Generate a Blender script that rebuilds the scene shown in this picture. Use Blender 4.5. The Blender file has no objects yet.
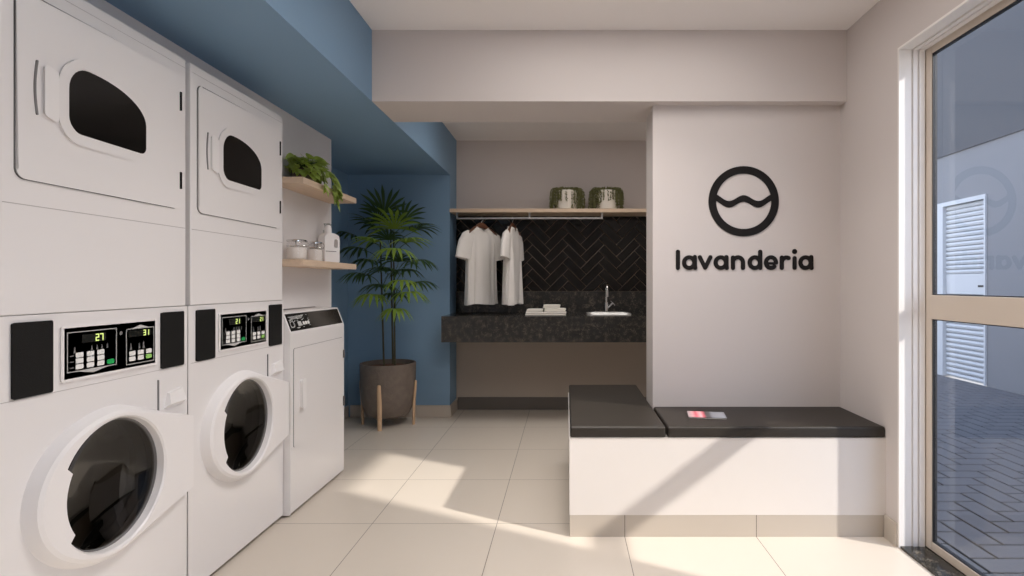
import bpy, bmesh, math, random
from mathutils import Vector, Matrix, Euler

random.seed(7)
PI = math.pi
SC = bpy.context.scene
COL = SC.collection

# ------------------------------------------------------------------ camera
CAM_H, FPX, VX, VY = 1.153, 555.0, 566.0, 284.0
cd = bpy.data.cameras.new('camera')
cam = bpy.data.objects.new('camera', cd)
COL.objects.link(cam)
cam.location = (0, 0, CAM_H)
cam.rotation_euler = (PI / 2, 0, 0)
cd.sensor_width = 36.0
cd.lens = FPX / 1024 * 36.0
cd.shift_x = -(VX - 512) / 1024
cd.shift_y = -(288 - VY) / 1024
cd.clip_start = 0.02
SC.camera = cam

# ------------------------------------------------------------------ colour management
SC.view_settings.view_transform = 'Standard'
SC.view_settings.look = 'None'
SC.view_settings.gamma = 1.0
SC.view_settings.use_curve_mapping = False
SC.view_settings.exposure = 0.0
SC.cycles.max_bounces = 10
SC.cycles.diffuse_bounces = 6
SC.cycles.transparent_max_bounces = 12
SC.cycles.sample_clamp_indirect = 6.0

# ------------------------------------------------------------------ sky
SKY_STRENGTH = 2.75
w = bpy.data.worlds.new('sky'); SC.world = w
w.use_nodes = True
nt = w.node_tree
for n in list(nt.nodes): nt.nodes.remove(n)
wo = nt.nodes.new('ShaderNodeOutputWorld')
bg = nt.nodes.new('ShaderNodeBackground')
tc = nt.nodes.new('ShaderNodeTexCoord')
sx = nt.nodes.new('ShaderNodeSeparateXYZ')
cr = nt.nodes.new('ShaderNodeValToRGB')
nt.links.new(tc.outputs['Generated'], sx.inputs[0])
nt.links.new(sx.outputs['Z'], cr.inputs[0])
cr.color_ramp.elements[0].position = 0.0
cr.color_ramp.elements[0].color = (0.95, 0.95, 0.97, 1)
cr.color_ramp.elements[1].position = 0.7
cr.color_ramp.elements[1].color = (0.62, 0.74, 1.0, 1)
nt.links.new(cr.outputs[0], bg.inputs['Color'])
bg.inputs['Strength'].default_value = SKY_STRENGTH
nt.links.new(bg.outputs[0], wo.inputs['Surface'])

# ------------------------------------------------------------------ sun (enters through the glass door on the right)
SUN_DIR = Vector((-1.0, 0.51, -0.76)).normalized()
sl = bpy.data.lights.new('sun', 'SUN')
sl.energy = 5.4
sl.color = (1.0, 0.89, 0.76)
sl.angle = math.radians(1.6)
so = bpy.data.objects.new('sun', sl); COL.objects.link(so)
so.rotation_euler = SUN_DIR.to_track_quat('-Z', 'Y').to_euler()
so.location = (6, -3, 6)

# the lamp of the room: strength of the luminous panel in the ceiling
LAMP_STRENGTH = 3.0        # glow of the diffusers
LAMP_WATTS = 13.0
LAMP_SPREAD = 125
LAMP_COL = (1.0, 0.945, 0.91)

# ================================================================== helpers
def lin(c):
    r = []
    for v in c[:3]:
        v = v / 255.0
        r.append(v / 12.92 if v <= 0.04045 else ((v + 0.055) / 1.055) ** 2.4)
    return (r[0], r[1], r[2], 1.0)

def N(nt, t, **kw):
    n = nt.nodes.new(t)
    for k, v in kw.items(): setattr(n, k, v)
    return n

def mat(name, col, rough=0.5, metal=0.0, var=0.05, scale=6.0, bump=0.0, bscale=60.0, coat=0.0, spec=0.5, stretch=None, sheen=0.0):
    m = bpy.data.materials.new(name); m.use_nodes = True
    nt = m.node_tree; b = nt.nodes['Principled BSDF']
    c = lin(col)
    t = N(nt, 'ShaderNodeTexCoord')
    src = t.outputs['Object']
    if stretch:
        mp = N(nt, 'ShaderNodeMapping'); mp.inputs['Scale'].default_value = stretch
        nt.links.new(src, mp.inputs[0]); src = mp.outputs[0]
    no = N(nt, 'ShaderNodeTexNoise'); no.inputs['Scale'].default_value = scale; no.inputs['Detail'].default_value = 4
    nt.links.new(src, no.inputs['Vector'])
    mx = N(nt, 'ShaderNodeMix', data_type='RGBA')
    mx.inputs[6].default_value = tuple(v * (1 - var) for v in c[:3]) + (1,)
    mx.inputs[7].default_value = tuple(min(1, v * (1 + var)) for v in c[:3]) + (1,)
    nt.links.new(no.outputs['Fac'], mx.inputs[0])
    nt.links.new(mx.outputs[2], b.inputs['Base Color'])
    b.inputs['Roughness'].default_value = rough
    b.inputs['Metallic'].default_value = metal
    b.inputs['Coat Weight'].default_value = coat
    b.inputs['Specular IOR Level'].default_value = spec
    if sheen: b.inputs['Sheen Weight'].default_value = sheen
    if bump:
        n2 = N(nt, 'ShaderNodeTexNoise'); n2.inputs['Scale'].default_value = bscale; n2.inputs['Detail'].default_value = 3
        nt.links.new(src, n2.inputs['Vector'])
        bp = N(nt, 'ShaderNodeBump'); bp.inputs['Strength'].default_value = bump; bp.inputs['Distance'].default_value = 0.01
        nt.links.new(n2.outputs['Fac'], bp.inputs['Height'])
        nt.links.new(bp.outputs[0], b.inputs['Normal'])
    return m

def emit(name, col, strength):
    m = mat(name, (20, 20, 20), 0.4)
    b = m.node_tree.nodes['Principled BSDF']
    b.inputs['Emission Color'].default_value = tuple(col[:3]) + (1,)
    b.inputs['Emission Strength'].default_value = strength
    return m

def glass(name, tint, tlin=None, ior=1.5, refl=1.0):
    m = bpy.data.materials.new(name); m.use_nodes = True
    nt = m.node_tree
    for n in list(nt.nodes): nt.nodes.remove(n)
    o = N(nt, 'ShaderNodeOutputMaterial')
    tr = N(nt, 'ShaderNodeBsdfTransparent'); tr.inputs['Color'].default_value = tint + (1,)
    gl = N(nt, 'ShaderNodeBsdfGlossy'); gl.inputs['Roughness'].default_value = 0.0
    gl.inputs['Color'].default_value = (refl, refl, refl, 1)
    fr = N(nt, 'ShaderNodeFresnel'); fr.inputs['IOR'].default_value = ior
    mx = N(nt, 'ShaderNodeMixShader')
    ge = N(nt, 'ShaderNodeNewGeometry')              # only the outer skin of the pane reflects
    iv = N(nt, 'ShaderNodeMath', operation='SUBTRACT'); iv.inputs[0].default_value = 1.0
    nt.links.new(ge.outputs['Backfacing'], iv.inputs[1])
    mu = N(nt, 'ShaderNodeMath', operation='MULTIPLY')
    nt.links.new(fr.outputs[0], mu.inputs[0]); nt.links.new(iv.outputs[0], mu.inputs[1])
    nt.links.new(mu.outputs[0], mx.inputs[0]); nt.links.new(tr.outputs[0], mx.inputs[1]); nt.links.new(gl.outputs[0], mx.inputs[2])
    nt.links.new(mx.outputs[0], o.inputs['Surface'])
    return m

FX = lambda u, v, w: (w, u, v)
FY = lambda u, v, w: (u, w, v)
FZ = lambda u, v, w: (u, v, w)

def BM(): return bmesh.new()

def obj(name, bm, m, parent=None, sharp=35.0, loc=None):
    bmesh.ops.recalc_face_normals(bm, faces=bm.faces[:])
    me = bpy.data.meshes.new(name); bm.to_mesh(me); bm.free()
    for p in me.polygons: p.use_smooth = True
    me.set_sharp_from_angle(angle=math.radians(sharp))
    ms = m if isinstance(m, (list, tuple)) else [m]
    for x in ms: me.materials.append(x)
    o = bpy.data.objects.new(name, me); COL.objects.link(o)
    if parent: o.parent = parent
    if loc: o.location = loc
    wn = o.modifiers.new('weighted_normal', 'WEIGHTED_NORMAL'); wn.keep_sharp = True; wn.weight = 50
    return o

def tag(o, label, cat, group=None):
    o['label'] = label; o['category'] = cat
    if group: o['group'] = group
    return o

def thing(name, label, cat, loc=(0, 0, 0), rz=0.0, group=None):
    o = bpy.data.objects.new(name, None); COL.objects.link(o)
    o.location = loc; o.rotation_euler = (0, 0, rz); o.empty_display_size = 0.1
    return tag(o, label, cat, group)

def struct(name, bm, m, parent=None, sharp=35):
    o = obj(name, bm, m, parent, sharp)
    if not parent: o['kind'] = 'structure'
    return o

def box(bm, x0, x1, y0, y1, z0, z1, bev=0.0, seg=2, mi=0):
    vs = [bm.verts.new((x, y, z)) for x in (x0, x1) for y in (y0, y1) for z in (z0, z1)]
    F = [(0, 1, 3, 2), (4, 6, 7, 5), (0, 4, 5, 1), (2, 3, 7, 6), (0, 2, 6, 4), (1, 5, 7, 3)]
    fs = [bm.faces.new([vs[i] for i in f]) for f in F]
    for f in fs: f.material_index = mi
    if bev > 0:
        es = list({e for f in fs for e in f.edges})
        bmesh.ops.bevel(bm, geom=es, offset=bev, segments=seg, affect='EDGES', profile=0.5)
    return bm

def rounded(pts, n=6):
    """pts: (u, v, radius) -> polygon with rounded corners"""
    out = []
    L = len(pts)
    for i in range(L):
        p = Vector(pts[i][:2]); r = pts[i][2] if len(pts[i]) > 2 else 0
        if r <= 0: out.append((p.x, p.y)); continue
        a = Vector(pts[i - 1][:2]) - p; b = Vector(pts[(i + 1) % L][:2]) - p
        a.normalize(); b.normalize()
        half = a.angle(b) / 2
        d = r / math.tan(half)
        c = p + (a + b).normalized() * (r / math.sin(half))
        s = p + a * d; e = p + b * d
        a0 = math.atan2(s.y - c.y, s.x - c.x); a1 = math.atan2(e.y - c.y, e.x - c.x)
        da = (a1 - a0 + PI) % (2 * PI) - PI
        for k in range(n + 1):
            t = a0 + da * k / n
            out.append((c.x + r * math.cos(t), c.y + r * math.sin(t)))
    return out

def rrect(u0, u1, v0, v1, r, n=6):
    return rounded([(u0, v0, r), (u1, v0, r), (u1, v1, r), (u0, v1, r)], n)

def circle(cu, cv, r, n=48, rv=None):
    rv = rv or r
    return [(cu + r * math.cos(2 * PI * k / n), cv + rv * math.sin(2 * PI * k / n)) for k in range(n)]

def plate(bm, outer, holes, F, a, b, bev=0.0, mi=0):
    """flat plate between depths a and b with holes; optional chamfer of the b side"""
    loops = [outer] + list(holes)
    def ring(l, wv): return [bm.verts.new(F(u, v, wv)) for u, v in l]
    A = [ring(l, a) for l in loops]; B = [ring(l, b) for l in loops]
    newf = []
    for X in (A, B):
        es = []
        for r in X:
            for i in range(len(r)):
                es.append(bm.edges.new((r[i - 1], r[i])))
        res = bmesh.ops.triangle_fill(bm, use_beauty=True, use_dissolve=True, edges=es)
        newf += [g for g in res['geom'] if isinstance(g, bmesh.types.BMFace)]
    for ra, rb in zip(A, B):
        for i in range(len(ra)):
            newf.append(bm.faces.new((ra[i - 1], ra[i], rb[i], rb[i - 1])))
    for f in newf: f.material_index = mi
    if bev > 0:
        es = []
        for r in B:
            for i in range(len(r)):
                e = bm.edges.get((r[i - 1], r[i]))
                if e: es.append(e)
        bmesh.ops.bevel(bm, geom=es, offset=bev, segments=2, affect='EDGES', profile=0.5)
    return bm

def loft(bm, rings, cap0=True, cap1=True, closed=True, mi=0):
    R = [[bm.verts.new(p) for p in r] for r in rings]
    n = len(R[0])
    for a, b in zip(R[:-1], R[1:]):
        for i in range(n if closed else n - 1):
            j = (i + 1) % n
            f = bm.faces.new((a[i], a[j], b[j], b[i])); f.material_index = mi
    if cap0: bm.faces.new(R[0][::-1]).material_index = mi
    if cap1: bm.faces.new(R[-1]).material_index = mi
    return R

def lathe(bm, prof, n=40, F=FZ, c=(0, 0), cap0=True, cap1=True, mi=0):
    """prof: list of (radius, depth)"""
    rings = [[F(c[0] + r * math.cos(2 * PI * k / n), c[1] + r * math.sin(2 * PI * k / n), d) for k in range(n)] for r, d in prof]
    return loft(bm, rings, cap0, cap1, mi=mi)

def tube(bm, path, rad, n=8, mi=0):
    P = [Vector(p) for p in path]
    rads = rad if isinstance(rad, (list, tuple)) else [rad] * len(P)
    rings = []
    up = None
    for i, p in enumerate(P):
        if i == 0: t = P[1] - p
        elif i == len(P) - 1: t = p - P[-2]
        else: t = P[i + 1] - P[i - 1]
        t.normalize()
        if up is None:
            up = Vector((0, 0, 1)) if abs(t.z) < 0.9 else Vector((1, 0, 0))
        s = t.cross(up)
        if s.length < 1e-5: s = t.orthogonal()
        s.normalize(); up = s.cross(t).normalized()
        rings.append([p + (s * math.cos(2 * PI * k / n) + up * math.sin(2 * PI * k / n)) * rads[i] for k in range(n)])
    loft(bm, rings, mi=mi)
    return bm

def bez(p0, p1, p2, p3, n=10):
    p0, p1, p2, p3 = map(Vector, (p0, p1, p2, p3))
    return [p0 * (1 - t) ** 3 + p1 * 3 * t * (1 - t) ** 2 + p2 * 3 * t * t * (1 - t) + p3 * t ** 3 for t in [k / n for k in range(n + 1)]]

def pix(px, py, Y):
    return Vector(((px - VX) * Y / FPX, Y, CAM_H - (py - VY) * Y / FPX))

def herringbone(W, L, rot, off, rect):
    """herringbone tile polygons clipped to rect=(u0,u1,v0,v1)"""
    u0, u1, v0, v1 = rect
    c, s = math.cos(rot), math.sin(rot)
    res = []
    R = int(max(u1 - u0, v1 - v0) * 1.6 / W) + 4
    RJ = int(max(u1 - u0, v1 - v0) * 1.6 / L) + 4
    g = 0.0024
    def clip(poly):
        for ax, lim, sg in ((0, u0, 1), (0, u1, -1), (1, v0, 1), (1, v1, -1)):
            out = []
            for i in range(len(poly)):
                p, q = poly[i - 1], poly[i]
                dp, dq = (p[ax] - lim) * sg, (q[ax] - lim) * sg
                if (dp >= 0) != (dq >= 0):
                    t = dp / (dp - dq); out.append((p[0] + (q[0] - p[0]) * t, p[1] + (q[1] - p[1]) * t))
                if dq >= 0: out.append(q)
            poly = out
            if len(poly) < 3: return None
        return poly
    mu, mv = (u0 + u1) / 2, (v0 + v1) / 2
    for i in range(-R, R + 1):
        for j in range(-RJ, RJ + 1):
            a, b = i * W + j * L, i * W - j * L
            for (x, y, ww, hh) in ((a, b, L, W), (a + L, b + W - L, W, L)):
                q = [(x + g, y + g), (x + ww - g, y + g), (x + ww - g, y + hh - g), (x + g, y + hh - g)]
                q = [(p[0] * c - p[1] * s + off[0], p[0] * s + p[1] * c + off[1]) for p in q]
                if max(p[0] for p in q) < u0 or min(p[0] for p in q) > u1 or max(p[1] for p in q) < v0 or min(p[1] for p in q) > v1: continue
                q = clip(q)
                if not q: continue
                ar = abs(sum(q[k - 1][0] * q[k][1] - q[k][0] * q[k - 1][1] for k in range(len(q)))) / 2
                if ar > 1e-4: res.append(q)
    return res

def inset_poly(q, d):
    """offset of a convex polygon towards its inside"""
    ar = sum(q[k - 1][0] * q[k][1] - q[k][0] * q[k - 1][1] for k in range(len(q)))
    sg = 1 if ar > 0 else -1
    out = []
    n = len(q)
    for i in range(n):
        p = Vector(q[i]); e0 = (p - Vector(q[i - 1])); e1 = (Vector(q[(i + 1) % n]) - p)
        if e0.length < 1e-6 or e1.length < 1e-6: out.append(tuple(p)); continue
        n0 = Vector((-e0.y, e0.x)).normalized() * sg; n1 = Vector((-e1.y, e1.x)).normalized() * sg
        m = n0 + n1
        if m.length < .3: out.append(tuple(p)); continue
        m.normalize(); out.append(tuple(p + m * (d / max(.4, m.dot(n0)))))
    return out

def strokes(bm, lines, r, F, a, b):
    """flat rounded strokes: list of polylines; each piece is a hair higher than the last so that no faces coincide"""
    e = 2e-5 if b > a else -2e-5
    for pl in lines:
        pts = [Vector(p) for p in pl]
        for p, q in zip(pts[:-1], pts[1:]):
            d = q - p
            if d.length < 1e-6: continue
            nrm = Vector((-d.y, d.x)).normalized() * r
            plate(bm, [tuple(p + nrm), tuple(p - nrm), tuple(q - nrm), tuple(q + nrm)], [], F, a, b); b += e
        for p in pts:
            plate(bm, circle(p.x, p.y, r, 14), [], F, a, b); b += e

# ================================================================== materials
M = {}
M['paint'] = mat('warm_grey_paint', (204, 196, 192), 0.7, var=0.015, scale=3, bump=0.03, bscale=250)
M['white_paint'] = mat('white_paint', (226, 222, 221), 0.6, var=0.015, scale=3, bump=0.03, bscale=250)
M['blue'] = mat('blue_paint', (122, 153, 180), 0.65, var=0.03, scale=3, bump=0.03, bscale=250)
M['ceiling'] = mat('ceiling_paint', (236, 232, 230), 0.8, var=0.01)
M['bench_white'] = mat('bench_white_paint', (219, 213, 208), 0.5, var=0.01)
M['enamel'] = mat('white_enamel', (232, 229, 228), 0.28, var=0.01, scale=3, coat=0.2)
M['plastic'] = mat('white_plastic', (236, 233, 232), 0.3, var=0.01)
M['seam'] = mat('dark_seam', (95, 92, 92), 0.7)
M['faint_seam'] = mat('faint_seam', (176, 172, 170), 0.6)
M['gap'] = mat('seam_grey', (120, 118, 118), 0.6)  # plain grey for seams, grip groove, porthole gasket and label line
M['black_panel'] = mat('black_textured_panel', (15, 15, 15), 0.6, spec=0.3, bump=0.15, bscale=400)
M['gloss_black'] = mat('gloss_black', (8, 8, 8), 0.15, spec=0.3)
M['print'] = mat('grey_white_print', (190, 190, 188), 0.5)
M['button'] = mat('button_white', (235, 235, 232), 0.35)
M['green'] = mat('button_green', (40, 170, 90), 0.35)
M['lime'] = mat('button_lime', (150, 205, 110), 0.35)
M['digit'] = emit('lit_digit', (0.75, 0.9, 0.25), 1.2)
M['dim_print'] = mat('dim_print', (120, 120, 120), 0.5)
M['lcd'] = mat('dark_display', (30, 32, 30), 0.2)
M['steel'] = mat('brushed_steel', (190, 190, 188), 0.28, metal=1.0, var=0.05, scale=20)
M['chrome'] = mat('chrome', (225, 225, 225), 0.1, metal=1.0)
M['drum'] = mat('drum_steel', (120, 116, 110), 0.35, metal=1.0, var=0.1, scale=15)
M['gasket'] = mat('rubber_gasket', (70, 68, 67), 0.5)
M['door_glass'] = glass('porthole_glass', (0.36, 0.34, 0.31), ior=1.5)
M['oak'] = mat('pale_oak', (214, 190, 166), 0.5, var=0.14, scale=5, stretch=(14, 1.2, 14), bump=0.05)
M['oak_x'] = mat('pale_oak_shelf', (212, 188, 163), 0.5, var=0.14, scale=5, stretch=(1.2, 14, 14), bump=0.05)
M['oak_leg'] = mat('pale_wood_leg', (205, 172, 138), 0.5, var=0.12, scale=5, stretch=(14, 14, 1.2))
M['dark_wood'] = mat('hanger_wood', (98, 62, 42), 0.45, var=0.2, scale=10)
M['black_tile'] = mat('black_glazed_tile', (17, 14, 12), 0.16, spec=0.35, var=0.15, scale=4)
M['grout'] = mat('brown_grout', (128, 110, 94), 0.8)
M['leather'] = mat('dark_upholstery', (37, 31, 24), 0.5, var=0.06, scale=10, bump=0.12, bscale=300)
M['cotton'] = mat('white_cotton', (228, 224, 219), 0.9, var=0.03, bump=0.08, bscale=500, sheen=0.2)
M['towel'] = mat('white_terry', (232, 227, 218), 0.95, var=0.04, bump=0.3, bscale=600, sheen=0.3)
M['ink'] = mat('black_lettering', (24, 20, 19), 0.6, var=0.02, spec=0.2)
M['frame'] = mat('white_door_frame', (236, 232, 228), 0.35, var=0.01)
M['stile'] = mat('beige_aluminium', (205, 192, 178), 0.4, metal=0.0, var=0.02)
M['black_rubber'] = mat('black_gasket', (18, 18, 20), 0.5)
M['pane'] = glass('clear_door_glass', (0.93, 0.96, 1.0), ior=1.5)
M['pot'] = mat('brown_stone_pot', (112, 100, 90), 0.75, var=0.32, scale=22, bump=0.35, bscale=60)
M['soil'] = mat('brown_soil', (96, 64, 44), 0.95, var=0.4, scale=60, bump=0.8, bscale=80)
M['leaf'] = mat('palm_leaf_lit', (150, 178, 72), 0.42, var=0.35, scale=6)  # lit copy of the palm green, light painted into the colour
M['leaf_shaded'] = mat('palm_leaf_shaded', (74, 104, 54), 0.45, var=0.35, scale=6)  # shaded copy of the same green, for fronds deeper in the crown
M['pothos'] = mat('pothos_leaf', (186, 204, 108), 0.35, var=0.6, scale=22)
M['trail'] = mat('trailing_leaf', (104, 104, 62), 0.55, var=0.6, scale=30)
M['stem'] = mat('brown_stem', (70, 66, 44), 0.8, var=0.3, scale=30, bump=0.4, bscale=90)
M['petiole'] = mat('green_stalk', (74, 98, 48), 0.5)
M['ceramic'] = mat('white_ceramic', (230, 222, 210), 0.3, var=0.02)
M['sink'] = mat('polished_sink', (225, 225, 222), 0.22, metal=0.6)
M['powder'] = mat('white_powder', (238, 232, 226), 0.9, var=0.03, bump=0.3, bscale=200)
M['jar_glass'] = glass('jar_glass', (0.95, 0.95, 0.95), ior=1.4)
M['paper'] = mat('paper_pages', (225, 220, 215), 0.7)
M['shutter'] = mat('white_shutter', (186, 188, 190), 0.5, var=0.02)
M['ext_wall'] = mat('grey_render', (119, 120, 123), 0.85, var=0.05, scale=1.5)
M['ext_dark'] = mat('dark_grey_render', (75, 77, 81), 0.85, var=0.05, scale=1.5)
M['paver'] = mat('grey_paver', (88, 88, 91), 0.7, var=0.18, scale=5, bump=0.2)
M['joint'] = mat('dark_joint_sand', (22, 22, 24), 0.95)

def granite():
    m = mat('black_granite', (38, 38, 37), 0.2, var=0.5, scale=18)
    nt = m.node_tree; b = nt.nodes['Principled BSDF']
    old = b.inputs['Base Color'].links[0].from_socket
    t = N(nt, 'ShaderNodeTexCoord')
    v = N(nt, 'ShaderNodeTexNoise'); v.inputs['Scale'].default_value = 130; v.inputs['Detail'].default_value = 5
    v2 = N(nt, 'ShaderNodeTexNoise'); v2.inputs['Scale'].default_value = 26; v2.inputs['Detail'].default_value = 6
    nt.links.new(t.outputs['Object'], v.inputs['Vector']); nt.links.new(t.outputs['Object'], v2.inputs['Vector'])
    mul = N(nt, 'ShaderNodeMath', operation='MULTIPLY')
    nt.links.new(v.outputs['Fac'], mul.inputs[0]); nt.links.new(v2.outputs['Fac'], mul.inputs[1])
    r = N(nt, 'ShaderNodeValToRGB'); r.color_ramp.elements[0].position = 0.25; r.color_ramp.elements[1].position = 0.45
    nt.links.new(mul.outputs[0], r.inputs[0])
    mx = N(nt, 'ShaderNodeMix', data_type='RGBA')
    mx.inputs[7].default_value = lin((104, 96, 84))
    nt.links.new(r.outputs[0], mx.inputs[0]); nt.links.new(old, mx.inputs[6])
    nt.links.new(mx.outputs[2], b.inputs['Base Color'])
    return m
M['granite'] = granite()

def tile_floor(name, col, grout, size, ox, oy, rough=0.38):
    m = mat(name, col, rough, var=0.05, scale=1.2)
    nt = m.node_tree; b = nt.nodes['Principled BSDF']
    old = b.inputs['Base Color'].links[0].from_socket
    g = N(nt, 'ShaderNodeNewGeometry'); sp = N(nt, 'ShaderNodeSeparateXYZ')
    nt.links.new(g.outputs['Position'], sp.inputs[0])
    ds = []
    for ax, o in (('X', ox), ('Y', oy)):
        s = N(nt, 'ShaderNodeMath', operation='SUBTRACT'); s.inputs[1].default_value = o
        nt.links.new(sp.outputs[ax], s.inputs[0])
        p = N(nt, 'ShaderNodeMath', operation='PINGPONG'); p.inputs[1].default_value = size / 2
        nt.links.new(s.outputs[0], p.inputs[0]); ds.append(p)
    mn = N(nt, 'ShaderNodeMath', operation='MINIMUM')
    nt.links.new(ds[0].outputs[0], mn.inputs[0]); nt.links.new(ds[1].outputs[0], mn.inputs[1])
    lt = N(nt, 'ShaderNodeMath', operation='LESS_THAN'); lt.inputs[1].default_value = 0.0016
    nt.links.new(mn.outputs[0], lt.inputs[0])
    mx = N(nt, 'ShaderNodeMix', data_type='RGBA'); mx.inputs[7].default_value = lin(grout)
    nt.links.new(lt.outputs[0], mx.inputs[0]); nt.links.new(old, mx.inputs[6])
    nt.links.new(mx.outputs[2], b.inputs['Base Color'])
    return m
M['floor'] = tile_floor('porcelain_floor_tile', (206, 196, 183), (120, 110, 100), 0.6, 0.268, 2.671)
M['base'] = tile_floor('porcelain_skirting', (186, 176, 164), (105, 97, 90), 0.6, 0.268, 2.671, 0.42)

# ================================================================== the setting
XW = 1.458            # right wall
XO = 1.590             # its outer face
ZC = 2.471            # ceiling
XM = -1.39            # front plane of the stacked machines
XP = -1.542           # white partition the machines are set in
XB = -1.89            # blue wall of the plant corner
ZB = 2.101            # underside of both beams
YB = 4.81             # blue back wall
YN = 5.10             # niche back wall
YF = -1.7             # wall behind the camera

bm = BM(); box(bm, -2.3, XO - 0.02, YF - 0.2, YN + 0.2, -0.1, 0.0); struct('floor', bm, M['floor'])
# ceiling with the cut-out of the light panel
PANELS = [(-0.40, 0.92, 1.1, 2.594, 'large warm luminous panel set into the ceiling in front of the cross beam', 1.0, (0.06, 2.08, 0.5, 0.4)),
          (-0.7, 1.1, 3.45, 4.25, 'warm luminous ceiling panel over the niche, behind the cross beam', 0.65)]
bm = BM(); plate(bm, [(-2.3, YF - 0.2), (XO, YF - 0.2), (XO, YN + 0.2), (-2.3, YN + 0.2)], [[(p[0], p[2]), (p[1], p[2]), (p[1], p[3]), (p[0], p[3])] for p in PANELS], FZ, ZC, ZC + 0.16)
struct('ceiling', bm, M['ceiling'])
# right wall with door opening
DY0, DY1, DZ = 1.56, 2.43, 2.185
WY0, WY1, WZ0, WZ1 = -1.5, 0.52, 0.08, 2.30
bm = BM(); plate(bm, [(YF, 0), (DY0, 0), (DY0, DZ), (DY1, DZ), (DY1, 0), (YN + 0.2, 0), (YN + 0.2, ZC), (YF, ZC)], [[(WY0, WZ0), (WY1, WZ0), (WY1, WZ1), (WY0, WZ1)]], FX, XW, XO)
struct('wall_right', bm, M['paint'])
# niche back wall
bm = BM(); box(bm, -1.007, XW, YN, YN + 0.2, 0, ZC); struct('wall_back', bm, M['paint'])
bm = BM(); box(bm, -1.007, XW, YN - 0.004, YN, 0.0, 0.70); struct('wall_back_lower', bm, mat('taupe_lower_wall', (172, 160, 147), 0.7, var=0.015))  # thin panel below the counter, a darker taupe than the wall above
# blue wall block in the corner (its right end closes the niche)
bm = BM(); box(bm, -2.3, -1.007, YB, YN + 0.2, 0, ZC); struct('wall_back_blue', bm, M['blue'])
# blue wall left of the plant
bm = BM(); box(bm, -2.3, XB, 3.646, YB, 0, ZB); struct('wall_left_blue', bm, M['blue'])
# white partition, with the openings for the machines
bm = BM(); plate(bm, [(YF, 0), (1.335, 0), (1.335, 1.977), (2.724, 1.977), (2.724, 1.016), (3.416, 1.016), (3.416, 0), (3.646, 0), (3.646, ZB), (YF, ZB)], [], FX, -2.25, XP)
struct('wall_left', bm, M['white_paint'])
# blue beam along the left, beam across
bm = BM(); box(bm, -2.3, -1.007, YF, YB, ZB, ZC); struct('beam_left', bm, M['blue'])
bm = BM(); box(bm, -1.007, XW, 2.88, 3.25, ZB, ZC); struct('beam_cross', bm, M['paint'])
# pillar with the emblem
PX0, PY0, PY1 = 0.4615, 2.95, 3.185
bm = BM(); box(bm, PX0, XW, PY0, PY1, 0, ZB); struct('pillar', bm, M['paint'])
# plain wall behind the camera; a shop window in the right wall there
bm = BM(); box(bm, -2.3, XO, YF - 0.15, YF, 0, ZC); struct('wall_front', bm, M['paint'])
wq = lambda a, b, c, d: [(a, c), (b, c), (b, d), (a, d)]
bm = BM(); plate(bm, wq(WY0, WY1, WZ0, WZ1), [wq(WY0 + .05, -0.49, WZ0 + .05, WZ1 - .05), wq(-0.44, WY1 - .05, WZ0 + .05, WZ1 - .05)], FX, 1.50, 1.575, 0.004)
wn = struct('window_1', bm, M['frame'])
for a_, b_ in ((WY0 + .051, -0.491), (-0.439, WY1 - .051)):
    bm = BM(); box(bm, 1.535, 1.542, a_, b_, WZ0 + .051, WZ1 - .051); obj('pane', bm, M['pane'], wn)
# skirting
bm = BM(); box(bm, -1.866, -1.007, YB - 0.012, YB, 0, 0.104, 0.002); box(bm, -1.007, -0.995, YB - 0.012, YN - 0.013, 0, 0.104, 0.002); struct('baseboard_back', bm, M['base'])
bm = BM(); box(bm, XB, XB + 0.012, 3.65, YB - 0.012, 0, 0.104, 0.002); struct('baseboard_left', bm, M['base'])
bm = BM(); box(bm, -0.994, XW, YN - 0.012, YN, 0, 0.115, 0.002); struct('baseboard_niche', bm, mat('dark_skirting', (98, 92, 86), 0.5))
bm = BM(); box(bm, XW - 0.012, XW, 2.43, 2.525, 0, 0.104, 0.002); struct('baseboard_right', bm, M['base'])
# luminous panels in the ceiling
def ceiling_panel(x0, x1, y0, y1, label, k=1.0, spot=None):
    t = thing('ceiling_light', label, 'ceiling light', ((x0 + x1) / 2, (y0 + y1) / 2, ZC))
    hx, hy = (x1 - x0) / 2, (y1 - y0) / 2
    bm = BM(); plate(bm, [(-hx, -hy), (hx, -hy), (hx, hy), (-hx, hy)], [[(-hx + .02, -hy + .02), (hx - .02, -hy + .02), (hx - .02, hy - .02), (-hx + .02, hy - .02)]], FZ, 0.0, 0.06)
    obj('frame', bm, M['frame'], t)
    bm = BM(); box(bm, -hx + .021, hx - .021, -hy + .021, hy - .021, 0.02, 0.03)
    obj('diffuser', bm, emit('lamp_diffuser', LAMP_COL, LAMP_STRENGTH * min(1, k)), t)
    ld = bpy.data.lights.new('panel_lamp', 'AREA'); ld.shape = 'RECTANGLE'; ld.size = hx * 1.9; ld.size_y = hy * 1.9
    ld.energy = LAMP_WATTS * k; ld.color = LAMP_COL; ld.spread = math.radians(LAMP_SPREAD)
    lo = bpy.data.objects.new('panel_lamp', ld); COL.objects.link(lo); lo.parent = t; lo.location = (0, 0, 0.015)
    if spot:                       # the lamp of the long panel sits at its left end
        lo.location = (spot[0] - (x0 + x1) / 2, spot[1] - (y0 + y1) / 2, 0.015); ld.size, ld.size_y = spot[2], spot[3]
for args in PANELS: ceiling_panel(*args)

# ------------------------------------------------------------------ glass door
d = bpy.data.objects.new('door_1', None); COL.objects.link(d); d['kind'] = 'structure'
d.location = (1.57, (DY0 + DY1) / 2, 0)
def dl(bm, name, m):
    bm.transform(Matrix.Translation((-1.57, -(DY0 + DY1) / 2, 0)))
    return obj(name, bm, m, d)
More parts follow.
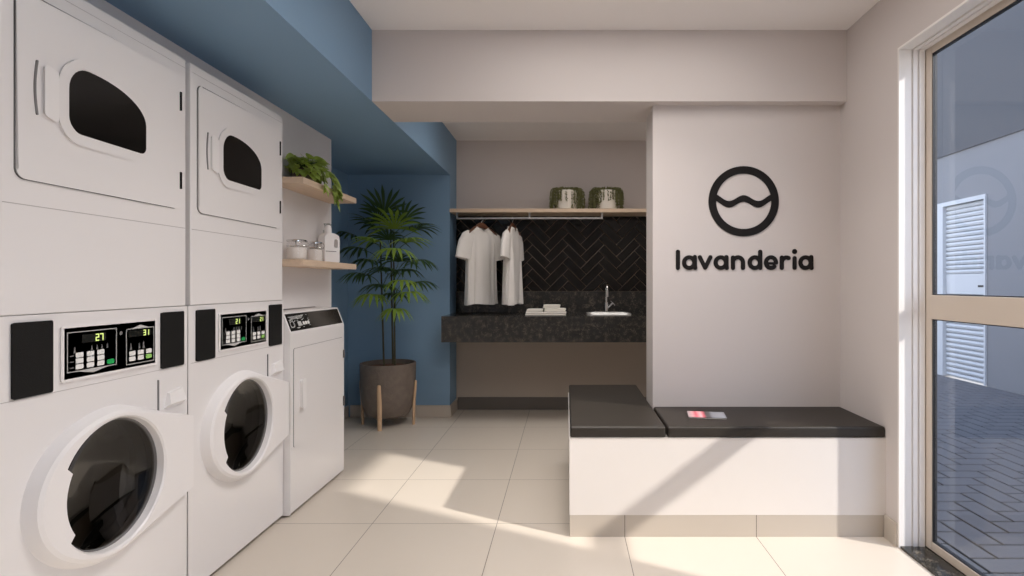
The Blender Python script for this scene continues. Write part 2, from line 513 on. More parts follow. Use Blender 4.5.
# white lining of the opening: flat band, bead, groove, bead
bm = BM()
def liner(x0, x1, p):
    plate(bm, [(DY0 + 0.0, 0.0), (DY0 + p, 0.0), (DY0 + p, DZ - p), (DY1 - p, DZ - p), (DY1 - p, 0.0), (DY1, 0.0), (DY1, DZ), (DY0, DZ)], [], FX, x0, x1, 0.002)
liner(1.452, 1.506, 0.010)
liner(1.506, 1.512, 0.004)
liner(1.512, 1.530, 0.014)
liner(1.530, 1.538, 0.006)
liner(1.538, 1.560, 0.016)
liner(1.560, 1.589, 0.006)
dl(bm, 'door_frame', M['frame'])
GY0, GY1 = 1.65, 2.377
bm = BM()
box(bm, 1.565, 1.586, GY1, DY1 - 0.007, 0.012, DZ - 0.008, 0.003)
box(bm, 1.565, 1.586, DY0 + 0.007, GY0, 0.012, DZ - 0.008, 0.003)
dl(bm, 'stile', M['stile'])
bm = BM(); box(bm, 1.565, 1.586, GY0, GY1, 2.141, DZ - 0.008, 0.003); dl(bm, 'top_rail', M['stile'])
bm = BM(); box(bm, 1.565, 1.586, GY0, GY1, 0.012, 0.049, 0.003); dl(bm, 'bottom_rail', M['stile'])
bm = BM(); box(bm, 1.560, 1.590, GY0, GY1, 1.003, 1.106, 0.003); dl(bm, 'middle_rail', M['stile'])
bm = BM()
for z0, z1 in ((0.049, 1.003), (1.106, 2.141)):
    plate(bm, [(GY0, z0), (GY1, z0), (GY1, z1), (GY0, z1)], [[(GY0 + .004, z0 + .004), (GY1 - .004, z0 + .004), (GY1 - .004, z1 - .004), (GY0 + .004, z1 - .004)]], FX, 1.569, 1.5875)
dl(bm, 'gasket', M['black_rubber'])
for z0, z1 in ((0.053, 0.999), (1.110, 2.137)):
    bm = BM(); box(bm, 1.574, 1.579, GY0 + .004, GY1 - .004, z0, z1); dl(bm, 'pane', M['pane'])
bm = BM(); box(bm, XW, XO - 0.002, DY0, DY1, -0.02, 0.010, 0.002); struct('trim_1', bm, M['granite'])

# ------------------------------------------------------------------ outside
XE = 4.77
bm = BM(); box(bm, XO - 0.02, 16, -12, 16, -0.3, -0.03); struct('ground', bm, mat('pale_paving', (176, 172, 165), 0.8, var=0.08, scale=2))
bm = BM(); box(bm, XO - 0.02, XE, 1.2, 8.6, -0.03, -0.012); struct('pavement_bed', bm, M['joint'])
bm = BM()
for q in herringbone(0.12, 0.25, 0.0, (0.03, 0.05), (XO, XE - 0.02, 1.2, 8.6)):
    a = inset_poly(q, 0.0045); b = inset_poly(q, 0.009)
    va = [bm.verts.new((x, y, -0.012)) for x, y in a]; vb = [bm.verts.new((x, y, -0.004)) for x, y in a]; vc = [bm.verts.new((x, y, -0.001)) for x, y in b]
    for r0, r1 in ((va, vb), (vb, vc)):
        for i in range(len(q)): bm.faces.new((r0[i - 1], r0[i], r1[i], r1[i - 1]))
    bm.faces.new(vc)
struct('pavement', bm, M['paver'])
# facade across the alley, with the opening of the roll-up shutter
SY0, SY1, SZ = 6.29, 7.12, 2.175
bm = BM(); plate(bm, [(1.25, -0.1), (SY0, -0.1), (SY0, SZ), (SY1, SZ), (SY1, -0.1), (14, -0.1), (14, 2.76), (1.25, 2.76)], [], FX, XE, XE + 0.3)
struct('wall_opposite', bm, M['ext_wall'])
bm = BM(); box(bm, XE - 0.02, XE + 0.3, 1.25, 14, 2.76, 5.6); struct('wall_opposite_upper', bm, M['ext_dark'])
bm = BM(); box(bm, XE, XE + 0.2, 0.3, 1.25, -0.1, 2.36); box(bm, XE, XE + 0.2, -12, 0.3, -0.1, 0.5); struct('wall_sun_block', bm, M['ext_wall'])  # unseen wall added to shade the pavement, stepped to let the sun in
bm = BM(); box(bm, XE - 0.35, XE + 0.3, 13.7, 14, -0.1, 5.6); box(bm, XO, XE, 13.8, 14, -0.1, 5.6); struct('wall_alley_end', bm, M['ext_wall'])
t = thing('roller_shutter', 'white slatted roll-up shutter in the grey wall outside the glass door', 'shutter', (XE, (SY0 + SY1) / 2, 0))
hw = (SY1 - SY0) / 2
L0, L1 = -hw + .025, hw - .12
bm = BM(); plate(bm, [(-hw, 0), (L0, 0), (L0, SZ - .05), (L1, SZ - .05), (L1, 0), (hw, 0), (hw, SZ), (-hw, SZ)], [], FX, -0.02, 0.10, 0.003)
obj('frame', bm, M['shutter'], t)
def slats(z0, z1, n):
    bm = BM(); prof = []
    for k in range(n):
        a_ = z0 + (z1 - z0) * k / n; b_ = z0 + (z1 - z0) * (k + 1) / n
        prof += [(0.062, a_), (0.030, a_ + 0.010), (0.022, (a_ + b_) / 2), (0.030, b_ - 0.010)]
    prof.append((0.062, z1))
    for p, q in zip(prof[:-1], prof[1:]):
        bm.faces.new([bm.verts.new((p[0], L0, p[1])), bm.verts.new((p[0], L1, p[1])), bm.verts.new((q[0], L1, q[1])), bm.verts.new((q[0], L0, q[1]))])
    bmesh.ops.remove_doubles(bm, verts=bm.verts[:], dist=1e-5)
    bmesh.ops.solidify(bm, geom=bm.faces[:], thickness=0.003)
    obj('slats', bm, M['shutter'], t, sharp=20)
slats(1.275, SZ - 0.05, 15); slats(0.0, 1.03, 17)
bm = BM(); box(bm, 0.022, 0.062, L0, L1, 1.03, 1.275, 0.004); mp_ = obj('middle_panel', bm, M['shutter'], t)
bm = BM(); box(bm, 0.018, 0.023, L0 + .04, L0 + .14, 1.115, 1.14, 0.002); obj('lock', bm, M['black_rubber'], mp_)
# ================================================================== stacked machines
def seg_digits(bm, text, u0, v0, h, F, a, b):
    """seven segment figures"""
    wd = h * 0.5; tk = h * 0.09
    S = {'a': ((0, h), (wd, h)), 'b': ((wd, h), (wd, h / 2)), 'c': ((wd, h / 2), (wd, 0)), 'd': ((0, 0), (wd, 0)),
         'e': ((0, 0), (0, h / 2)), 'f': ((0, h / 2), (0, h)), 'g': ((0, h / 2), (wd, h / 2))}
    D = {'2': 'abged', '7': 'abc', '3': 'abgcd', '1': 'bc'}
    for i, ch in enumerate(text):
        o = u0 + i * h * 0.85
        for s in D[ch]:
            (p, q) = S[s]
            strokes(bm, [[(o + p[0], v0 + p[1]), (o + q[0], v0 + q[1])]], tk, F, a, b)

def window_outline(o, grow=0.0):
    # D-shaped dryer window, offsets measured from the machine's left edge
    u0, u1, z0, z1 = 0.188 - grow, 0.478 + grow, 1.578 - grow, 1.768 + grow
    pts = []
    def arc(cu, cv, ru, rv, a0, a1, n):
        for k in range(n + 1):
            a = math.radians(a0 + (a1 - a0) * k / n); pts.append((cu + ru * math.cos(a), cv + rv * math.sin(a)))
    r = 0.042 + grow * .9
    arc(u0 + r, z0 + r, r, r, 180, 270, 6)
    r2 = 0.022 + grow * .8
    arc(u1 - r2, z0 + r2, r2, r2, 270, 360, 5)
    arc(u1 - 0.205 - grow, 1.672, 0.205 + grow, 0.096 + grow, 0, 90, 12)
    r3 = 0.072 + grow
    arc(u0 + r3, z1 - r3, r3, r3, 90, 180, 8)
    return pts

def stack_machine(y0, label, left_digits, right_digits):
    t = thing('stacked_washer_dryer', label, 'washing machine', (XM, y0, 0), group='stacked washer dryers')
    W, H, D = 0.685, 1.975, 0.70
    ZS = 1.069
    # cabinet: upper box, lower box with porthole opening
    bm = BM()
    box(bm, -D, 0.0, 0.010, W - 0.006, ZS + 0.004, H, 0.006)
    cu, cv, rr = 0.330, 0.552, 0.227
    plate(bm, [(0.0, 0.018), (W - 0.002, 0.018), (W - 0.002, ZS), (0.0, ZS)], [circle(cu, cv, 0.200, 48)], FX, -0.03, 0.0, 0.003)
    box(bm, -D, -0.03, 0.0, 0.03, 0.018, ZS); box(bm, -D, -0.03, W - 0.032, W - 0.002, 0.018, ZS)
    box(bm, -D, -D + 0.02, 0.03, W - 0.032, 0.018, ZS); box(bm, -D + .02, -0.03, 0.03, W - 0.032, 0.018, 0.05); box(bm, -D + .02, -0.03, 0.03, W - 0.032, ZS - .03, ZS)
    obj('cabinet', bm, M['enamel'], t)
    # seams
    for sm in ((-0.02, 0.0006, 0.016, W - 0.012, 1.3555, 1.3575), (-0.02, -0.004, 0.0, W - 0.002, ZS - 0.0005, ZS + 0.0045), (-0.02, 0.0006, 0.012, W - 0.010, 0.858, 0.8595), (-0.02, 0.0006, 0.016, W - 0.012, 1.9405, 1.9415)):
        bm = BM(); box(bm, *sm); obj('seam', bm, M['faint_seam'], t)
    for yy in (0.06, W - 0.06):
        for xx in (-0.07, -D + 0.07):
            bm = BM(); lathe(bm, [(0.022, 0), (0.022, 0.008), (0.012, 0.010), (0.012, 0.02)], 16, c=(xx, yy)); obj('foot', bm, M['black_rubber'], t)
    # ---- dryer door
    DU0, DU1, DV0, DV1 = 0.048, 0.634, 1.424, 1.903
    bm = BM(); plate(bm, rrect(DU0 - .0035, DU1 + .0035, DV0 - .0035, DV1 + .0035, 0.026), [rrect(DU0, DU1, DV0, DV1, 0.022)], FX, -0.002, 0.0012)
    dd = obj('dryer_door', BM_door(DU0, DU1, DV0, DV1), M['enamel'], t)
    obj('door_seam', bm, M['seam'], dd)
    bm = BM(); plate(bm, window_outline(0), [], FX, 0.0035, 0.006); obj('window', bm, M['gloss_black'], dd)
    bm = BM(); plate(bm, window_outline(0, 0.030), [window_outline(0, 0.0)], FX, 0.004, 0.0130, 0.003)
    for v in bm.verts:
        if v.co.x > 0.0061:
            k = max(0.0, min(1.0, (v.co.y - 0.20) / 0.13)); v.co.x = v.co.x * (1 - k) + 0.0056 * k
    obj('window_surround', bm, M['enamel'], dd)
    bm = BM(); plate(bm, rounded([(0.117, 1.603, .006), (0.150, 1.592, .005), (0.150, 1.722, .005), (0.117, 1.733, .006)], 4), [], FX, 0.006, 0.015, 0.004)
    obj('handle', bm, M['plastic'], dd)
    bm = BM()
    pts = [(0.099 - 0.006 * math.sin(PI * k / 10), 1.598 + 0.138 * k / 10) for k in range(11)]
    strokes(bm, [pts], 0.0028, FX, 0.006, 0.0085); obj('grip_groove', bm, M['gap'], dd)
    for z0, z1 in ((1.775, 1.843), (1.494, 1.555)):
        bm = BM(); box(bm, 0.0, 0.010, 0.637, 0.645, z0, z1, 0.002); obj('hinge', bm, M['gloss_black'], dd)
    # ---- washer door
    ZUP, ZLO = 0.676, 0.417
    UR = 0.670
    def ring_outline(r, ur):
        # round door with a straight-edged flange on its right, sampled by angle
        base = [(cu + r * math.cos(2 * PI * k / 240), cv + r * math.sin(2 * PI * k / 240)) for k in range(240)] + [(ur, ZLO), (ur, ZUP)]
        hull = []
        ps = sorted(base)
        for seq in (ps, ps[::-1]):
            part = []
            for p in seq:
                while len(part) > 1 and (part[-1][0] - part[-2][0]) * (p[1] - part[-2][1]) - (part[-1][1] - part[-2][1]) * (p[0] - part[-2][0]) <= 0: part.pop()
                part.append(p)
            hull += part[:-1]
        out = []
        for a in ANG:
            dx, dz = math.cos(a), math.sin(a); best = 0
            for i in range(len(hull)):
                x1, y1 = hull[i - 1][0] - cu, hull[i - 1][1] - cv; ex, ey = hull[i][0] - cu - x1, hull[i][1] - cv - y1
                den = dx * ey - dz * ex
                if abs(den) < 1e-12: continue
                tt = (x1 * ey - y1 * ex) / den; uu = (x1 * dz - y1 * dx) / den
                if tt > 0 and -1e-6 <= uu <= 1 + 1e-6: best = max(best, tt)
            da = abs((a - PI * 0.98 + PI) % (2 * PI) - PI) / 1.35
            if da < 1: best += 0.038 * (1 + math.cos(PI * da)) / 2
            out.append((cu + best * dx, cv + best * dz))
        return out
    ANG = sorted([2 * PI * k / 72 + .01 for k in range(72)] + [math.atan2(ZUP - cv, UR - cu), math.atan2(ZLO - cv, UR - cu) % (2 * PI)])
    bm = BM()
    o1 = ring_outline(rr + 0.004, UR); o2 = ring_outline(rr - 0.010, UR - 0.001); o3 = ring_outline(rr - 0.020, UR - 0.004)
    inn = ANG
    hole = lambda r, dx: [(dx, cu + r * math.cos(a), cv + r * math.sin(a)) for a in inn]
    rings = [[(0.0, u, v) for u, v in o1], [(0.030, u, v) for u, v in o2], [(0.036, u, v) for u, v in o3],
             hole(0.199, 0.036), hole(0.194, 0.031), hole(0.190, 0.006)]
    loft(bm, rings, False, False)
    wd = obj('washer_door', bm, M['plastic'], t, sharp=30)
    # grip that covers the left of the glass
    bm = BM()
    gp = []
    a0, a1 = math.radians(152), math.radians(213)
    for k in range(15):
        a = a0 + (a1 - a0) * k / 14; gp.append((cu + 0.197 * math.cos(a), cv + 0.197 * math.sin(a)))
    for k in range(11):
        a = math.radians(211 - (211 - 154) * k / 10); gp.append((cu + 0.179 * math.cos(a), cv + 0.179 * math.sin(a)))
    plate(bm, gp, [], FX, 0.022, 0.0355, 0.003); obj('handle', bm, M['plastic'], wd)
    bm = BM(); lathe(bm, [(0.1925, 0.010), (0.187, 0.012), (0.185, 0.0), (0.192, 0.0)], 48, FX, (cu, cv), False, False); obj('gasket', bm, M['gap'], wd)
    bm = BM(); lathe(bm, [(0.1875, 0.006), (0.175, -0.004), (0.140, -0.018), (0.10, -0.030), (0.05, -0.037), (0.004, -0.039), (0.004, -0.044), (0.05, -0.042), (0.10, -0.035), (0.140, -0.023), (0.175, -0.009), (0.1875, 0.001), (0.1875, 0.006)], 48, FX, (cu, cv), False, False)
    bmesh.ops.remove_doubles(bm, verts=bm.verts[:], dist=1e-5); obj('glass', bm, M['door_glass'], wd)
    bm = BM(); lathe(bm, [(0.200, -0.031), (0.190, -0.06), (0.20, -0.09), (0.26, -0.10), (0.26, -0.52), (0.02, -0.54)], 48, FX, (cu, cv), False, True)
    for k in range(3):
        a = k * 2 * PI / 3 + 0.5
        p = [(cu + r * math.cos(a + s), cv + r * math.sin(a + s)) for r, s in ((0.26, -.14), (0.19, -.06), (0.19, .06), (0.26, .14))]
        plate(bm, p, [], FX, -0.5, -0.12)
    obj('drum', bm, M['drum'], t)
    # ---- black grilles left and right of the controls
    for u0, u1 in ((0.037, 0.145), (0.549, 0.659)):
        bm = BM(); plate(bm, rrect(u0, u1, 0.863, 1.054, 0.004, 3), [], FX, 0.0, 0.006, 0.0015); obj('black_panel', bm, M['black_panel'], t)
    # ---- dispenser
    bm = BM(); plate(bm, rrect(0.538, 0.668, 0.702, 0.826, 0.004, 3), [], FX, 0.0, 0.004, 0.001); ds = obj('soap_dispenser', bm, M['enamel'], t)
    bm = BM(); box(bm, 0.0, 0.0048, 0.5355, 0.5385, 0.702, 0.826); obj('seam', bm, M['gap'], ds)
    bm = BM()
    loft(bm, [[(0.004, 0.560, 0.722), (0.004, 0.652, 0.722), (0.004, 0.640, 0.785), (0.004, 0.575, 0.775)],
              [(0.024, 0.566, 0.738), (0.024, 0.648, 0.738), (0.014, 0.640, 0.783), (0.014, 0.577, 0.773)]])
    obj('handle', bm, M['plastic'], ds)
    # ---- control panel
    bm = BM(); plate(bm, rrect(0.172, 0.525, 0.882, 1.036, 0.006, 3), [], FX, 0.0, 0.006, 0.002); cp = obj('control_panel', bm, M['plastic'], t)
    a, b = 0.006, 0.0075
    bm = BM(); plate(bm, [(0.179, 0.888), (0.518, 0.888), (0.518, 1.030), (0.179, 1.030)], [], FX, 0.005, a); obj('fascia', bm, M['gloss_black'], cp)
    def frame(u0, u1, z0, z1, tri):
        bm = BM(); k = 0.0022
        plate(bm, [(u0, z0), (u1, z0), (u1, z1), (u0, z1)], [[(u0 + k, z0 + k), (u1 - k, z0 + k), (u1 - k, z1 - k), (u0 + k, z1 - k)]], FX, a, a + .0006)
        m = (u0 + u1) / 2; h = (u1 - u0) * .30
        if tri < 0: plate(bm, [(m - h, z0), (m, z0 - 0.010), (m + h, z0)], [], FX, a, a + .0006)
        else: plate(bm, [(m - h, z1), (m + h, z1), (m, z1 + 0.010)], [], FX, a, a + .0006)
        obj('printed_border', bm, M['print'], cp)
    frame(0.187, 0.357, 0.905, 1.018, -1)
    frame(0.394, 0.512, 0.897, 1.011, 1)
    bm = BM(); plate(bm, [(0.235, 0.984), (0.318, 0.984), (0.318, 1.008), (0.235, 1.008)], [], FX, a, a + .0004); obj('display', bm, M['lcd'], cp)
    bm = BM(); plate(bm, [(0.404, 0.984), (0.500, 0.984), (0.500, 1.004), (0.404, 1.004)], [], FX, a, a + .0004); obj('display', bm, M['lcd'], cp)
    for txt, u, z, h in ((left_digits, 0.282, 0.987, 0.018), (right_digits, 0.466, 0.986, 0.016)):
        for i, ch in enumerate(txt):
            bm = BM(); seg_digits(bm, ch, u + i * h * .85, z, h, FX, a + .0005, a + .001); obj('digit', bm, M['digit'], cp)
    for c in range(3):
        for r in range(3):
            u = 0.214 + c * 0.036; z = 0.912 + r * 0.0165
            bm = BM(); plate(bm, rrect(u, u + 0.024, z, z + 0.013, 0.002, 2), [], FX, a, b, 0.0005); obj('button', bm, M['button'], cp)
    bm = BM(); plate(bm, rrect(0.321, 0.346, 0.912, 0.925, 0.003, 3), [], FX, a, b, 0.0005); o = obj('button', bm, M['green'], cp); o['label'] = 'green start button'
    for c in range(3):
        for r in range(2):
            u = 0.406 + c * 0.035; z = 0.908 + r * 0.0175
            g = c == 2 and r == 0
            bm = BM(); plate(bm, rrect(u, u + 0.024, z, z + 0.013, 0.002, 2), [], FX, a, b, 0.0005); o = obj('button', bm, M['lime'] if g else M['button'], cp)
            if g: o['label'] = 'light green start button'
    # small printed pictograms
    for u, z, s in ((0.211, 0.965, 1.0), (0.268, 0.966, .8), (0.286, 0.966, .8), (0.303, 0.966, .8), (0.322, 0.966, .8), (0.413, 0.952, 1.2), (0.448, 0.952, 1.1), (0.466, 0.952, 1.3)):
        h = 0.007 * s
        bm = BM()
        plate(bm, [(u - .004 * s, z - h), (u + .004 * s, z - h), (u + .0012, z + h * .7), (u + .0022 * s, z + h * 1.1), (u, z + h * 1.4), (u - .0022 * s, z + h * 1.1), (u - .0012, z + h * .7)], [], FX, a, a + .0005)
        obj('pictogram', bm, M['dim_print'], cp)
    for r in range(3):
        bm = BM(); plate(bm, [(0.196, 0.9165 + r * .0165), (0.208, 0.9165 + r * .0165), (0.208, 0.919 + r * .0165), (0.196, 0.919 + r * .0165)], [], FX, a, a + .0005)
        obj('row_mark', bm, M['dim_print'], cp)
    bm = BM(); plate(bm, circle(0.374, 1.000, 0.006, 14), [], FX, a, a + .0005); obj('round_mark', bm, M['dim_print'], cp)
    return t

def BM_door(u0, u1, v0, v1):
    bm = BM()
    plate(bm, rrect(u0, u1, v0, v1, 0.022), [window_outline(0, -0.002)], FX, 0.0, 0.006, 0.0025)
    return bm

stack_machine(1.352, 'white stacked washer dryer nearest the camera, showing 27 and 31 on its panel', '27', '31')
stack_machine(2.045, 'white stacked washer dryer in the middle, beside the low slope-topped machine', '21', '21')
# grey strips seen between machines
# ------------------------------------------------------------------ low machine with a sloping control panel
X3 = -1.361
t = thing('slope_top_dryer', 'low white machine with a sloping dark control panel, under the two shelves', 'dryer', (X3, 2.734, 0))
W3 = 0.672
bm = BM()
prof = [(-0.72, 0.015), (0.0, 0.015), (0.0, 0.905), (-0.040, 1.010), (-0.72, 1.010)]
plate(bm, [(x, z) for x, z in prof], [], lambda u, v, w: (u, w, v), 0.0, W3)
bmesh.ops.bevel(bm, geom=bm.edges[:], offset=0.004, segments=2, affect='EDGES', profile=.5)
obj('cabinet', bm, M['enamel'], t)
for yy in (0.06, W3 - 0.06):
    for xx in (-0.05, -0.66):
        bm = BM(); lathe(bm, [(0.02, 0), (0.02, 0.008), (0.012, 0.010), (0.012, 0.016)], 14, c=(xx, yy)); obj('foot', bm, M['black_rubber'], t)
bm = BM(); plate(bm, rrect(0.038, 0.640, 0.338, 0.828, 0.008, 4), [], FX, 0.0, 0.004, 0.0015); d3 = obj('door', bm, M['enamel'], t)
bm = BM(); plate(bm, rrect(0.0355, 0.6425, 0.3355, 0.8305, 0.010, 4), [rrect(0.038, 0.640, 0.338, 0.828, 0.008, 4)], FX, -0.001, 0.0012); obj('door_seam', bm, M['gap'], d3)
bm = BM(); plate(bm, rrect(0.092, 0.120, 0.522, 0.664, 0.010, 4), [], FX, 0.004, 0.024, 0.006); obj('handle', bm, M['plastic'], d3)
for z0, z1 in ((0.704, 0.752), (0.412, 0.470)):
    bm = BM(); box(bm, 0.0, 0.012, 0.646, 0.656, z0, z1, 0.002); obj('hinge', bm, M['seam'], d3)
# sloping panel
sl_dir = Vector((-0.040, 0, 0.105)); sl_len = sl_dir.length; sl_dir.normalize()
sl_n = Vector((0.105, 0, 0.040)).normalized()
def FS(u, v, w):
    p = Vector((0, 0, 0.905)) + sl_dir * v + sl_n * w
    return (p.x, u, p.z)
bm = BM(); plate(bm, [(0.022, 0.012), (0.652, 0.012), (0.652, 0.104), (0.022, 0.104)], [], FS, -0.001, 0.002, 0.0008)
cp = obj('control_panel', bm, mat('brown_black_glass', (50, 45, 40), 0.12), t)
bm = BM(); plate(bm, [(0.026, 0.016), (0.250, 0.016), (0.250, 0.100), (0.026, 0.100)], [], FS, 0.002, 0.003); obj('key_area', bm, M['gloss_black'], cp)
bm = BM()
R = random.Random(3)
for k in range(4): strokes(bm, [[(0.036 + .01 * k, 0.086 - k * .004), (0.20 - .01 * k, 0.090 - k * .005)]], 0.0012, FS, 0.003, 0.0035)
strokes(bm, [[(0.036, 0.03), (0.036, 0.07), (0.07, 0.075), (0.07, 0.035), (0.036, 0.03)]], 0.0014, FS, 0.003, 0.0035)
strokes(bm, [[(0.044 + .022 * math.cos(a) + .012, 0.046 + .016 * math.sin(a)) for a in [k * PI / 8 for k in range(17)]]], 0.0014, FS, 0.003, 0.0035)
for k in range(26):
    u = R.uniform(0.034, 0.235); z = R.uniform(0.022, 0.092)
    l = R.uniform(0.008, 0.022)
    strokes(bm, [[(u, z), (min(0.245, u + l), z + R.choice((0, 0, .004)))]], R.choice((0.0012, 0.0018)), FS, 0.003, 0.0035)
plate(bm, [(0.112, 0.034), (0.150, 0.034), (0.150, 0.058), (0.112, 0.058)], [], FS, 0.003, 0.0035)
obj('printed_symbols', bm, M['print'], cp)
for k in range(3):
    bm = BM(); plate(bm, rrect(0.164 + .026 * k, 0.182 + .026 * k, 0.038, 0.054, 0.003, 3), [], FS, 0.003, 0.005, 0.0006); obj('button', bm, M['button'], cp)

# ================================================================== bench
BY0, BY1, BX0 = 2.529, 3.588, 0.016
bm = BM()
plate(bm, [(BX0, BY0), (XW, BY0), (XW, PY0), (PX0, PY0), (PX0, BY1), (BX0, BY1)], [], FZ, 0.100, 0.451, 0.002)
b0 = tag(obj('bench_base', bm, M['bench_white']), 'white built-in L-shaped bench base around the foot of the emblem pillar', 'bench')
bm = BM()
plate(bm, [(BX0 + .001, BY0 + .001), (XW, BY0 + .001), (XW, PY0), (PX0, PY0), (PX0, BY1 - .001), (BX0 + .001, BY1 - .001)], [], FZ, 0.0, 0.0995)
o = obj('plinth', bm, M['base'], b0)
def cushion(x0, x1, y0, y1, cutx=None):
    bm = BM(); box(bm, x0, x1, y0, y1, 0.451, 0.503, 0.010, 3)
    # piping along the front edge
    return bm
tag(obj('seat_cushion', cushion(BX0 + .003, PX0 - 0.006, BY0, BY1), M['leather']), 'dark brown square bench cushion on the left, running back past the pillar', 'cushion', 'bench cushions')
tag(obj('seat_cushion', cushion(PX0 + 0.002, XW - 0.002, BY0, PY0 - .001), M['leather']), 'long dark brown bench cushion in front of the pillar, with the leaflet on it', 'cushion', 'bench cushions')

# leaflet on the cushion
def leaflet_material():
    m = mat('leaflet_cover', (150, 150, 158), 0.3, var=0.1, scale=20)
    nt = m.node_tree; b = nt.nodes['Principled BSDF']
    t = N(nt, 'ShaderNodeTexCoord'); sp = N(nt, 'ShaderNodeSeparateXYZ'); nt.links.new(t.outputs['Object'], sp.inputs[0])
    mr = N(nt, 'ShaderNodeMapRange'); mr.inputs['From Min'].default_value = -0.09; mr.inputs['From Max'].default_value = 0.09
    nt.links.new(sp.outputs['X'], mr.inputs['Value'])
    r = N(nt, 'ShaderNodeValToRGB'); r.color_ramp.interpolation = 'LINEAR'
    E = r.color_ramp.elements
    E[0].position = 0.0; E[0].color = lin((165, 150, 150)); E[1].position = 1.0; E[1].color = lin((120, 118, 126))
    for p, c in ((0.12, (200, 150, 155)), (0.22, (205, 90, 105)), (0.34, (225, 170, 175)), (0.42, (190, 80, 95)), (0.48, (70, 62, 62)), (0.58, (75, 72, 74)), (0.64, (120, 122, 130)), (0.93, (140, 142, 150))):
        e = E.new(p); e.color = lin(c)
    nt.links.new(mr.outputs[0], r.inputs[0]); nt.links.new(r.outputs[0], b.inputs['Base Color'])
    return m
t = thing('leaflet', 'small glossy leaflet with a pink left half lying on the long bench cushion', 'leaflet', (0.692, 2.735, 0.503), math.radians(-9))
bm = BM(); box(bm, -0.088, 0.088, -0.060, 0.060, 0.0005, 0.006, 0.001); obj('pages', bm, M['paper'], t)
bm = BM(); box(bm, -0.09, 0.09, -0.062, 0.062, 0.006, 0.0075); obj('cover', bm, leaflet_material(), t)

# ================================================================== emblem and lettering
SCL = PY0 / FPX
def up(px): return (px - VX) * SCL
def vp(py): return CAM_H - (py - VY) * SCL
t = thing('wall_emblem', 'black ring with a wave across it, mounted on the pillar above the word', 'wall sign', (up(743.5), PY0, vp(201.4)))
bm = BM(); plate(bm, circle(0, 0, 35.1 * SCL, 64), [circle(0, 0, 27.6 * SCL, 64)], FY, -0.0005, -0.005); obj('ring', bm, M['ink'], t)
wave = []
for k in range(41):
    x = -1 + 2 * k / 40
    y = 1.3 + 3.1 * math.cos(x * 2.0 * PI * 0.98) - 1.6 + 1.6 * x * x
    wave.append((x * 29.5 * SCL, y * SCL))
bm = BM()
top = [(x, y + 3.3 * SCL) for x, y in wave]; bot = [(x, y - 3.3 * SCL) for x, y in wave]
plate(bm, top + bot[::-1], [], FY, -0.0005, -0.0049); obj('wave', bm, M['ink'], t)

tl = thing('wall_lettering', 'black lower-case word lavanderia mounted on the pillar under the ring', 'wall sign', (up(744.4), PY0, vp(270.0)))
def lp(cx, cy):      # lettering coordinates (measured on a 6.4 times enlargement) -> local metres
    return ((665 + cx / 6.4 - 744.4) * SCL, -(240 + cy / 6.4 - 270.0) * SCL)
def earc(cx, cy, rx, ry, a0, a1, n=20):
    return [(cx + rx * math.cos(math.radians(a0 + (a1 - a0) * k / n)), cy - ry * math.sin(math.radians(a0 + (a1 - a0) * k / n))) for k in range(n + 1)]
def letter_a(x): return [earc(x + 46, 145, 33, 34, 0, 360, 24), [(x + 82, 109), (x + 82, 165), (x + 84, 179)]]
LET = [
    [[(82, 75), (82, 179)]],
    letter_a(108),
    [[(222, 110), (256, 178), (290, 110)]],
    letter_a(310),
    [[(434, 112), (434, 179)], earc(466, 143, 32, 32, 180, 0, 16) + [(498, 179)]],
    [earc(574, 145, 33, 34, 0, 360, 24), [(608, 75), (608, 179)]],
    [earc(677, 145, 32, 34, 0, 312, 24)],
    [[(746, 112), (746, 179)], earc(776, 146, 30, 34, 180, 62, 10)],
    [[(828, 116), (828, 179)]],
    letter_a(852),
]
for i, L in enumerate(LET):
    bm = BM()
    r = 13.2 / 6.4 * SCL
    strokes(bm, [[lp(*p) for p in s] for s in L], r, FY, -0.0005, -0.005)
    if i == 6:
        strokes(bm, [[lp(650, 150), lp(710, 150)]], 8.5 / 6.4 * SCL, FY, -0.0005, -0.0045)
    if i == 8:
        c = lp(828, 74); plate(bm, circle(c[0], c[1], 16 / 6.4 * SCL, 20), [], FY, -0.0005, -0.005)
    obj('letter', bm, M['ink'], tl)

# ================================================================== niche: tiles, shelf, counter
bm = BM(); box(bm, -1.006, XW - .001, YN - 0.006, YN, 1.087, 1.773)
tw = tag(obj('tile_backsplash', bm, M['grout']), 'black herringbone tiled splashback between the counter upstand and the niche shelf', 'splashback')
bm = BM()
for q in herringbone(0.0775, 0.2325, math.radians(45), (-0.142, 1.24), (-1.004, XW - .003, 1.089, 1.772)):
    bq = inset_poly(q, 0.002)
    va = [bm.verts.new((x, YN - 0.006, z)) for x, z in q]; vb = [bm.verts.new((x, YN - 0.012, z)) for x, z in q]; vc = [bm.verts.new((x, YN - 0.0128, z)) for x, z in bq]
    for r0, r1 in ((va, vb), (vb, vc)):
        for i in range(len(q)): bm.faces.new((r0[i - 1], r0[i], r1[i], r1[i - 1]))
    bm.faces.new(vc)
obj('tiles', bm, M['black_tile'], tw, 4)
bm = BM(); box(bm, -1.006, XW - .001, 4.795, YN - .0145, 1.773, 1.805, 0.002)
tag(obj('niche_shelf', bm, M['oak_x']), 'long pale wood shelf across the niche with two trailing plants on it', 'shelf')
